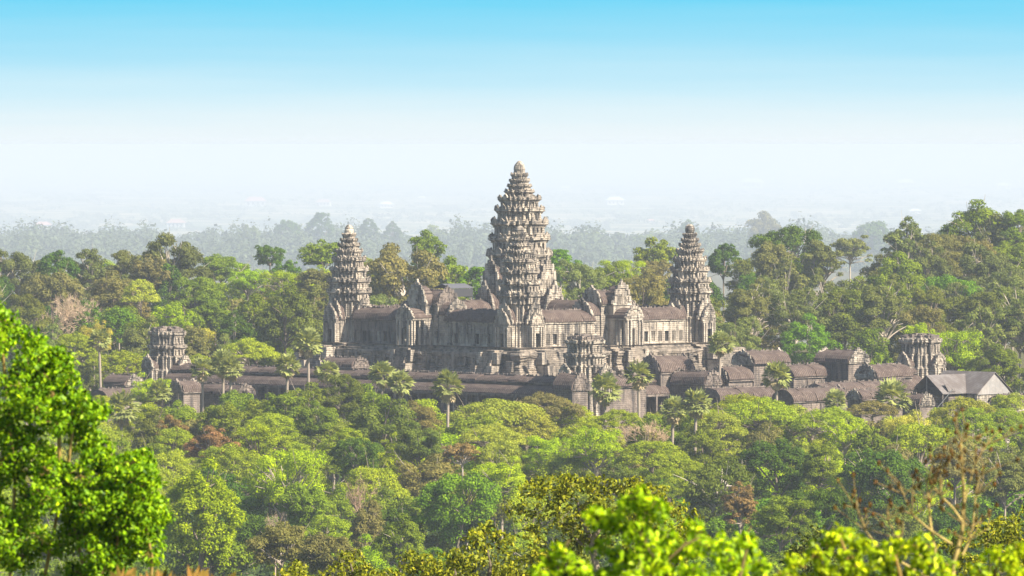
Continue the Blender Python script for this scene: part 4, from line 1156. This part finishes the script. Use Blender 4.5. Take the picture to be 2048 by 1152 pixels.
# ------------------------------------------------------------------ the far plain: woods and houses
def plain_Y(py):
    lo, hi = 15500.0, EDGE
    for _ in range(50):
        m = (lo + hi) / 2
        if YH + (HC - float(ground_z(0, m))) * F / m > py: lo = m
        else: hi = m
    return lo
def far_woods():
    rg = np.random.default_rng(77)
    Vs, Fs, T, b = [], [], [], 0
    for k in range(8800):
        py = 322 + 172 * rg.random() ** .75
        px = rg.uniform(-60, 2110)
        mid = k > 6600
        if k <= 6600 and math.sin(px * .013 + py * .11) + math.sin(px * .031 - py * .23 + 1) + rg.normal() * .7 < 0: continue
        Y = rg.uniform(9000, 11500) if mid else plain_Y(py); x = wx(px, Y); h = rg.uniform(9, 19); r = rg.uniform(6, 13) * (1 + Y / 40000)
        if mid: h *= rg.uniform(.8, 1.9) * (1.15 + .45 * math.sin(px * .021) * math.sin(px * .0073 + 2)); r *= 1.15
        n = 70 if mid else (40 if py > 430 else 26)
        e = sphere(rg, n); e[:, 2] = np.abs(e[:, 2])
        P = np.array([x, Y, float(ground_z(x, Y)) + h * .12]) + e * np.array([r, r, h]) * rg.uniform(.6, 1.05, (n, 1))
        V, Fc = leaf_quads(rg, P, unit(e + rg.normal(size=(n, 3)) * .4), rg.uniform(.13, .27, n) * r, .7)
        Vs.append(V); Fs.append(Fc + b); b += len(V); T.append(np.clip(rg.normal(rg.uniform(.3, .8), .1, n), 0, 1))
    o = link('distant_woods', np_mesh('distant_woods', np.concatenate(Vs), np.concatenate(Fs), LEAF, np.concatenate(T)), color=(.11, .14, .07))
    tag(o, 'pale scattered woods fading into the haze of the far plain', 'woods', kind='stuff')
far_woods()
for (px, yt, w, h, typ, Y, lab) in [(575, 436, 62, 70, 'D', 10900, 'pale blue pointed tree in the haze left of the left corner tower'), (640, 420, 60, 75, 'D', 10900, 'taller of the pale hazy trees above the left corner tower'),
        (735, 436, 52, 60, 'D', 10900, 'pale hazy round tree right of the left corner tower tip'), (785, 444, 44, 50, 'D', 10900, 'small pale hazy tree midway to the central tower'),
        (500, 448, 50, 55, 'M', 10900, 'pale hazy bushy tree at left in the far plain'), (870, 448, 60, 50, 'M', 10900, 'faint hazy tree left of the central tower in the plain'),
        (925, 470, 60, 50, 'M', 10900, 'faint green hazy tree beside the central tower'), (1290, 470, 60, 50, 'M', 10900, 'faint hazy tree between central and right towers'),
        (1375, 440, 40, 40, 'D', 10900, 'faint blue tree behind the right corner tower tip'), (1180, 465, 70, 50, 'M', 10900, 'faint hazy tree right of the central tower')]:
    tree(px, yt, w, h, typ, Y, lab)  # oversized trees, set far back so haze pales them
HOUSE_ROOF = [plain_mat('red_tile_roof', (.42, .26, .21), .2, .2), plain_mat('pale_sheet_roof', (.62, .62, .60), .1, .2), plain_mat('pink_tile_roof', (.50, .27, .22), .2, .2)]
HOUSE_WALL = plain_mat('white_render', (.58, .55, .50), .1, .2)
HOUSE_PANE = plain_mat('dark_pane', (.05, .05, .06))
def house(px, py, wpx, ri, label):
    Y = plain_Y(py); x = wx(px, Y); g = float(ground_z(x, Y)); w = wpx * Y / F; h = w * .28; d = w * .6
    t = tag(empty('house', (x, Y, g), trg.uniform(-.3, .3)), label, 'house')
    mb = MB(); mb.box(-w / 2, w / 2, -d / 2, d / 2, -.5, h); mb.build('wall', HOUSE_WALL, t)
    for i in range(4):
        c = (-.36 + .24 * i) * w; mb = MB(); mb.box(c - .05 * w, c + .05 * w, -d / 2 - .1, -d / 2 + .2, h * .3, h * .75)
        mb.build('window', HOUSE_PANE, t)
    mb = MB(); e = .07 * w
    a = [(-w / 2 - e, -d / 2 - e, h + .01), (w / 2 + e, -d / 2 - e, h + .01), (w / 2 + e, d / 2 + e, h + .01), (-w / 2 - e, d / 2 + e, h + .01)]
    r = [(-w * .3, -.02 * d, h * 1.75), (w * .3, -.02 * d, h * 1.75), (w * .3, .02 * d, h * 1.75), (-w * .3, .02 * d, h * 1.75)]
    mb.loft([a, r]); mb.build('roof', HOUSE_ROOF[ri], t)
for r in [(352, 455, 34, 0, 'red roofed house just above the giant limbed tree'), (511, 413, 40, 2, 'large pink roofed house in the haze at left'), (647, 412, 28, 0, 'red roofed house above the left corner tower'),
          (86, 458, 30, 2, 'low pink roofed house in the haze at the far left'), (289, 352, 12, 2, 'tiny tall roofed house high in the haze at left'), (843, 399, 14, 1, 'tiny white roofed house in the haze left of the central tower'),
          (772, 416, 26, 1, 'white roofed shed in the haze right of the left corner tower'), (1131, 380, 18, 1, 'white roofed house in the haze right of the central tower tip'), (1230, 410, 34, 1, 'long white roofed building in the haze between central and right towers'),
          (1301, 446, 16, 2, 'small pink roofed house in the haze left of the right corner tower'), (1504, 376, 40, 1, 'long white roofed warehouse in the haze right of the right corner tower'), (1773, 356, 34, 1, 'white building high in the haze at right'),
          (1880, 334, 36, 1, 'faint white building nearest the horizon at right'), (1810, 375, 34, 1, 'white roofed building above the tall pointed tree'), (2005, 378, 26, 1, 'white roofed house above the right edge forest'), (1830, 428, 22, 1, 'white roofed shed behind the tall pointed tree at right')]:
    house(*r)

# ------------------------------------------------------------------ near trees on the hill slope
def near_tree(name, label, Y, base_px, shoots, leaf, per, trunks, col, seed, bark=(.30, .22, .10), cat='tree', droop=.35, spread=.10, asp=.30):
    """shoots: [(px, py, radius px)] leafy clumps; trunks: [[(px, py, r_m)...]] ; all at about distance Y"""
    rg = np.random.default_rng(seed)
    bx_ = wx(base_px, Y); g = float(ground_z(bx_, Y))
    t = tag(empty(name, (bx_, Y, g)), label, cat)
    k = Y / F
    P, Nn = [], []
    segs = []
    for (px, py, r) in shoots:
        r *= .95
        c = np.array([wx(px, Y) - bx_, rg.normal() * r * k * 2.2, wz(py, Y) - g]); R = r * k
        n = int(per * (r / 30) ** 2)
        nt_ = max(3, n // 11)
        tips = c + sphere(rg, nt_) * R * rg.uniform(.45, 1.05, (nt_, 1)) * np.array([1, 1, .85])
        for tp in tips:                                # leaves sit in tufts round twig tips
            m = 9
            e = sphere(rg, m); e[:, 2] = e[:, 2] * .7 - .1
            P.append(tp + e * leaf * 1.15 * rg.uniform(.5, 1.2, (m, 1)))
            Nn.append(unit(e * .5 + rg.normal(size=(m, 3)) * .35 + np.array([.1, -.1, .35])))
            if rg.random() < .35: segs.append([(c + (tp - c) * .1, .007), ((c + tp) / 2 + rg.normal(size=3) * .03, .005), (tp, .003)])
    P = np.concatenate(P); Nn = np.concatenate(Nn); n = len(P)
    # pointed leaf, six corners, hanging a little
    d = unit(np.cross(Nn, rg.normal(size=(n, 3))) + np.array([0, 0, -droop])); s = unit(np.cross(Nn, d)); L_ = (leaf * rg.uniform(.7, 1.25, n))[:, None]
    w = L_ * asp
    up = np.cross(d, s) * L_ * .08
    V = np.stack([P - d * L_ * .5, P - d * L_ * .2 + s * w * .8 + up, P + d * L_ * .15 + s * w * .75 + up, P + d * L_ * .55 - up, P + d * L_ * .15 - s * w * .75 + up, P - d * L_ * .2 - s * w * .8 + up], 1).reshape(-1, 3)
    link('crown', np_mesh('crown', V, np.arange(n * 6).reshape(n, 6), LEAF_NEAR, np.clip(rg.normal(.5, .22, n), 0, 1)), t, color=col)
    tk = []
    for pl in trunks:
        pts = [(np.array([wx(px, Y) - bx_, (i % 2) * .02 * k * 100, wz(py, Y) - g]), r) for i, (px, py, r) in enumerate(pl)]
        if pl[0][1] > 1100: pts = [(np.array([(pts[0][0][0]) * .4, 0, -.2]), pts[0][1] * 1.15)] + pts
        tk.append(pts)
    V, Fc = tubes(tk, 7); link('trunk', np_mesh('trunk', V, Fc, BARK, smooth=True), t, color=bark)
    if segs:
        V, Fc = tubes(segs, 3); link('branches', np_mesh('branches', V, Fc, BARK), t, color=bark)
    return t
def blob(rg, pts, n, r):
    """n shoots scattered over an outline given as vertical spans [(px, top, bottom)]"""
    xs = [p[0] for p in pts]
    o = []
    for _ in range(n):
        x = rg.uniform(xs[0], xs[-1]); a = np.interp(x, xs, [p[1] for p in pts]); b = np.interp(x, xs, [p[2] for p in pts])
        y = a + r * .8 + (b - a) * rg.random() ** 1.4
        o.append((x, y, r * rg.uniform(.7, 1.25)))
    for x in np.arange(xs[0], xs[-1], r * 1.3):        # the rim itself
        o.append((x, np.interp(x, xs, [p[1] for p in pts]) + r * .75 + rg.normal() * 5, r * rg.uniform(.6, 1.0)))
    return o
rgn = np.random.default_rng(3)
near_tree('near_leafy_tree', 'bright blurred green leafy tree close to the viewer at the left edge', 70, 190,
          blob(rgn, [(-60, 560, 1180), (0, 600, 1180), (45, 660, 1180), (90, 660, 1180), (120, 690, 1180), (150, 770, 1180), (200, 800, 1150), (212, 905, 1130), (240, 920, 1140), (268, 890, 1130), (296, 930, 1090), (308, 1010, 1060)], 185, 33),
          .056, 270, [[(90, 1150, .02), (120, 1000, .018), (118, 860, .022), (100, 740, .012)], [(170, 1150, .018), (150, 1060, .015), (135, 940, .02), (150, 820, .012)], [(232, 1150, .018), (238, 1000, .014), (236, 960, .015)],
                     [(305, 1120, .018), (288, 1040, .014), (285, 980, .015)], [(20, 1150, .02), (30, 950, .018), (10, 760, .02), (0, 640, .01)]], (.145, .31, .004), 4, (.30, .22, .07))
near_tree('near_shrub', 'bright lime large leaved shrub close to the viewer at bottom centre right', 42, 1290,
          [(1285, 992, 30), (1252, 1012, 26), (1312, 1022, 25), (1196, 1034, 24), (1230, 1052, 26), (1280, 1058, 30), (1332, 1072, 22), (1300, 1108, 32), (1240, 1108, 30), (1352, 1108, 28), (1392, 1060, 20), (1402, 1100, 22), (1440, 1080, 20),
           (1488, 1076, 25), (1502, 1112, 25), (1452, 1120, 25), (1130, 1104, 22), (1100, 1118, 22), (1084, 1145, 22), (1160, 1138, 24), (1200, 1092, 18), (1380, 1142, 28), (1330, 1152, 28), (1524, 1136, 20), (1270, 1152, 28), (1215, 1150, 28), (1425, 1152, 24), (1480, 1155, 26), (1120, 1158, 26), (1300, 1180, 40), (1400, 1185, 40), (1200, 1185, 40), (1490, 1185, 36)],
          .050, 210, [[(1290, 1150, .018), (1288, 1080, .015), (1285, 1000, .008)], [(1300, 1150, .016), (1370, 1090, .01), (1400, 1075, .006)], [(1480, 1150, .014), (1490, 1110, .01), (1500, 1080, .006)], [(1120, 1150, .012), (1110, 1110, .006)]], (.27, .46, .005), 5, (.22, .17, .07), 'shrub')
near_tree('near_shrub', 'bright yellow green shrub close to the viewer in the bottom right corner', 44, 1780,
          [(1655, 1082, 25), (1684, 1074, 22), (1640, 1112, 26), (1722, 1092, 24), (1702, 1126, 28), (1762, 1104, 24), (1802, 1100, 26), (1846, 1092, 26), (1850, 1130, 26), (1782, 1140, 28), (1592, 1128, 20), (1570, 1150, 22), (1892, 1132, 20),
           (1990, 1108, 22), (2020, 1112, 24), (2046, 1096, 22), (1962, 1142, 20), (2030, 1146, 26), (1650, 1152, 26), (1730, 1158, 28), (1900, 1165, 26), (1820, 1165, 28), (1980, 1170, 26), (1610, 1170, 26), (1700, 1185, 36), (1800, 1190, 36), (2060, 1160, 26)],
          .050, 210, [[(1700, 1150, .015), (1690, 1100, .01), (1680, 1075, .006)], [(1800, 1150, .015), (1790, 1110, .008)], [(1990, 1150, .012), (2000, 1110, .006)]], (.30, .44, .006), 6, (.30, .2, .06), 'shrub')
# yellow tipped dark trees further down the slope
YT = (.19, .22, .010)
near_tree('slope_tree', 'dark yellow tipped tree with pale forked trunk at bottom centre', 235, 1150,
          blob(rgn, [(1020, 1010, 1120), (1060, 965, 1120), (1100, 940, 1090), (1180, 940, 1060), (1240, 950, 1090), (1300, 960, 1110), (1360, 1000, 1110), (1395, 1040, 1090)], 95, 28),
          .15, 150, [[(1195, 1150, .14), (1182, 1080, .11), (1160, 1030, .06), (1155, 1000, .03)], [(1182, 1080, .09), (1212, 1045, .05), (1228, 1015, .03)], [(1190, 1115, .08), (1150, 1075, .05), (1125, 1045, .03)]], YT, 7, (.30, .25, .18))
for i, (px, w, yt, lab) in enumerate([(975, 62, 1038, 'yellow tipped bush left of the pale forked trunk at bottom centre'), (1060, 60, 1068, 'low yellow tipped bush between its neighbours and the lime shrub'), (905, 55, 1092, 'low yellow tipped bush at bottom centre left'),
                                  (840, 52, 1082, 'pointed yellow tipped treetop at bottom left of centre'), (700, 70, 1088, 'broad yellow tipped treetop at the bottom left'), (592, 70, 1118, 'yellow tipped bush lowest at the bottom left'),
                                  (770, 50, 1125, 'yellow tipped bush between two pointed treetops'), (1975, 85, 1020, 'dark yellow tipped tree behind the bare branches at right'), (2050, 60, 1000, 'dark yellow tipped tree in the lower right corner'), (1640, 55, 1040, 'dark small treetop behind the yellow green shrub'), (1130, 70, 1090, 'dark leafy bush under the pale forked trunk')]):
    near_tree('slope_tree', lab, 215 + 7 * i % 40, px, blob(rgn, [(px - w, yt + 60, 1200), (px - w * .5, yt + 22, 1200), (px, yt, 1200), (px + w * .55, yt + 25, 1200), (px + w, yt + 65, 1200)], 30, 24), .15, 170,
              [[(px, 1165, .10), (px + 6, (1165 * 3 + yt) / 4, .05), (px, (1160 + yt) / 2, .02)]], YT if i < 9 else (.09, .12, .015), 20 + i, (.16, .13, .09))
# bare forked tree with dry seed heads
def seed_tree():
    Y = 52; k = Y / F
    bx_ = wx(1905, Y); g = float(ground_z(bx_, Y))
    t = tag(empty('bare_seed_tree', (bx_, Y, g)), 'bare forked tree with brown dry seed heads close by at the lower right', 'tree')
    rg = np.random.default_rng(8)
    def Q(px, py, dy=0): return np.array([wx(px, Y) - bx_, dy, wz(py, Y) - g])
    big = [[(1900, 1200, .05), (1908, 1130, .045), (1926, 1060, .042), (1930, 1000, .036), (1926, 930, .028), (1924, 885, .02)],
           [(1895, 1190, .04), (1872, 1110, .032), (1862, 1050, .026), (1858, 1000, .02), (1855, 960, .012)], [(1905, 1090, .028), (1860, 1060, .02), (1825, 1030, .016), (1808, 990, .01)],
           [(1926, 1045, .026), (1905, 1015, .02), (1880, 990, .014), (1860, 970, .009)], [(1890, 1145, .03), (1850, 1120, .02), (1800, 1080, .016), (1775, 1040, .01)],
           [(1925, 1110, .024), (1940, 1080, .02), (1945, 1055, .012)], [(1945, 1060, .016), (1952, 990, .013), (1962, 950, .008)], [(1930, 1000, .015), (1950, 930, .011), (1975, 890, .007)], [(1880, 1170, .03), (1760, 1100, .02), (1730, 1060, .014), (1715, 1020, .008)]]
    V, Fc = tubes([[(Q(px, py, .03 * i), r * .45) for i, (px, py, r) in enumerate(pl)] for pl in big], 8)
    link('trunk', np_mesh('trunk', V, Fc, BARK, smooth=True), t, color=(.44, .34, .12))
    tw, heads = [], []
    for pl in big:
        for (px, py, r) in pl[-2:]:
            for _ in range(6):
                a = rg.uniform(-2.9, -.25); ln = rg.uniform(25, 80)
                ex, ey = px + math.cos(a) * ln, py + math.sin(a) * ln
                tw.append([(Q(px, py), .006), (Q((px + ex) / 2 + rg.normal() * 5, (py + ey) / 2, rg.normal() * .05), .004), (Q(ex, ey, rg.normal() * .1), .003)])
                heads.append(tw[-1][-1][0])
    V, Fc = tubes(tw, 4); link('branches', np_mesh('branches', V, Fc, BARK), t, color=(.26, .2, .08))
    n = 26; P, Nn = [], []
    for h in heads:
        e = sphere(rg, n); P.append(h + e * np.array([.013, .013, .022])); Nn.append(e)
    P = np.concatenate(P); Nn = np.concatenate(Nn)
    V, Fc = leaf_quads(rg, P, Nn, np.full(len(P), .010), .7)
    link('seed_heads', np_mesh('seed_heads', V, Fc, LEAF_NEAR, rg.random(len(P))), t, color=(.17, .11, .022))
seed_tree()
def grass():
    rg = np.random.default_rng(9)
    n = 230; Y = rg.uniform(52, 62, n); px = rg.uniform(230, 440, n); top = 1166 - 40 * rg.random(n) * (.4 + .6 * np.sin(px * .045) ** 2)
    x = (px - 1024) * Y / F; z1 = HC - (top - YH) * Y / F; z0 = ground_z(x, Y)
    lean = rg.normal(size=n) * .06; w = .0035
    V = np.stack([np.stack([x - w - lean * 3, Y, z0], 1), np.stack([x + w - lean * 3, Y, z0], 1), np.stack([x + w, Y, z1 - .1], 1), np.stack([x + lean, Y, z1], 1)], 1).reshape(-1, 3)
    tag(link('dry_grass', np_mesh('dry_grass', V, np.arange(n * 4).reshape(n, 4), LEAF_NEAR, rg.random(n)), color=(.30, .22, .04)), 'dry orange grass tips below the near tree', 'grass', kind='stuff')
grass()
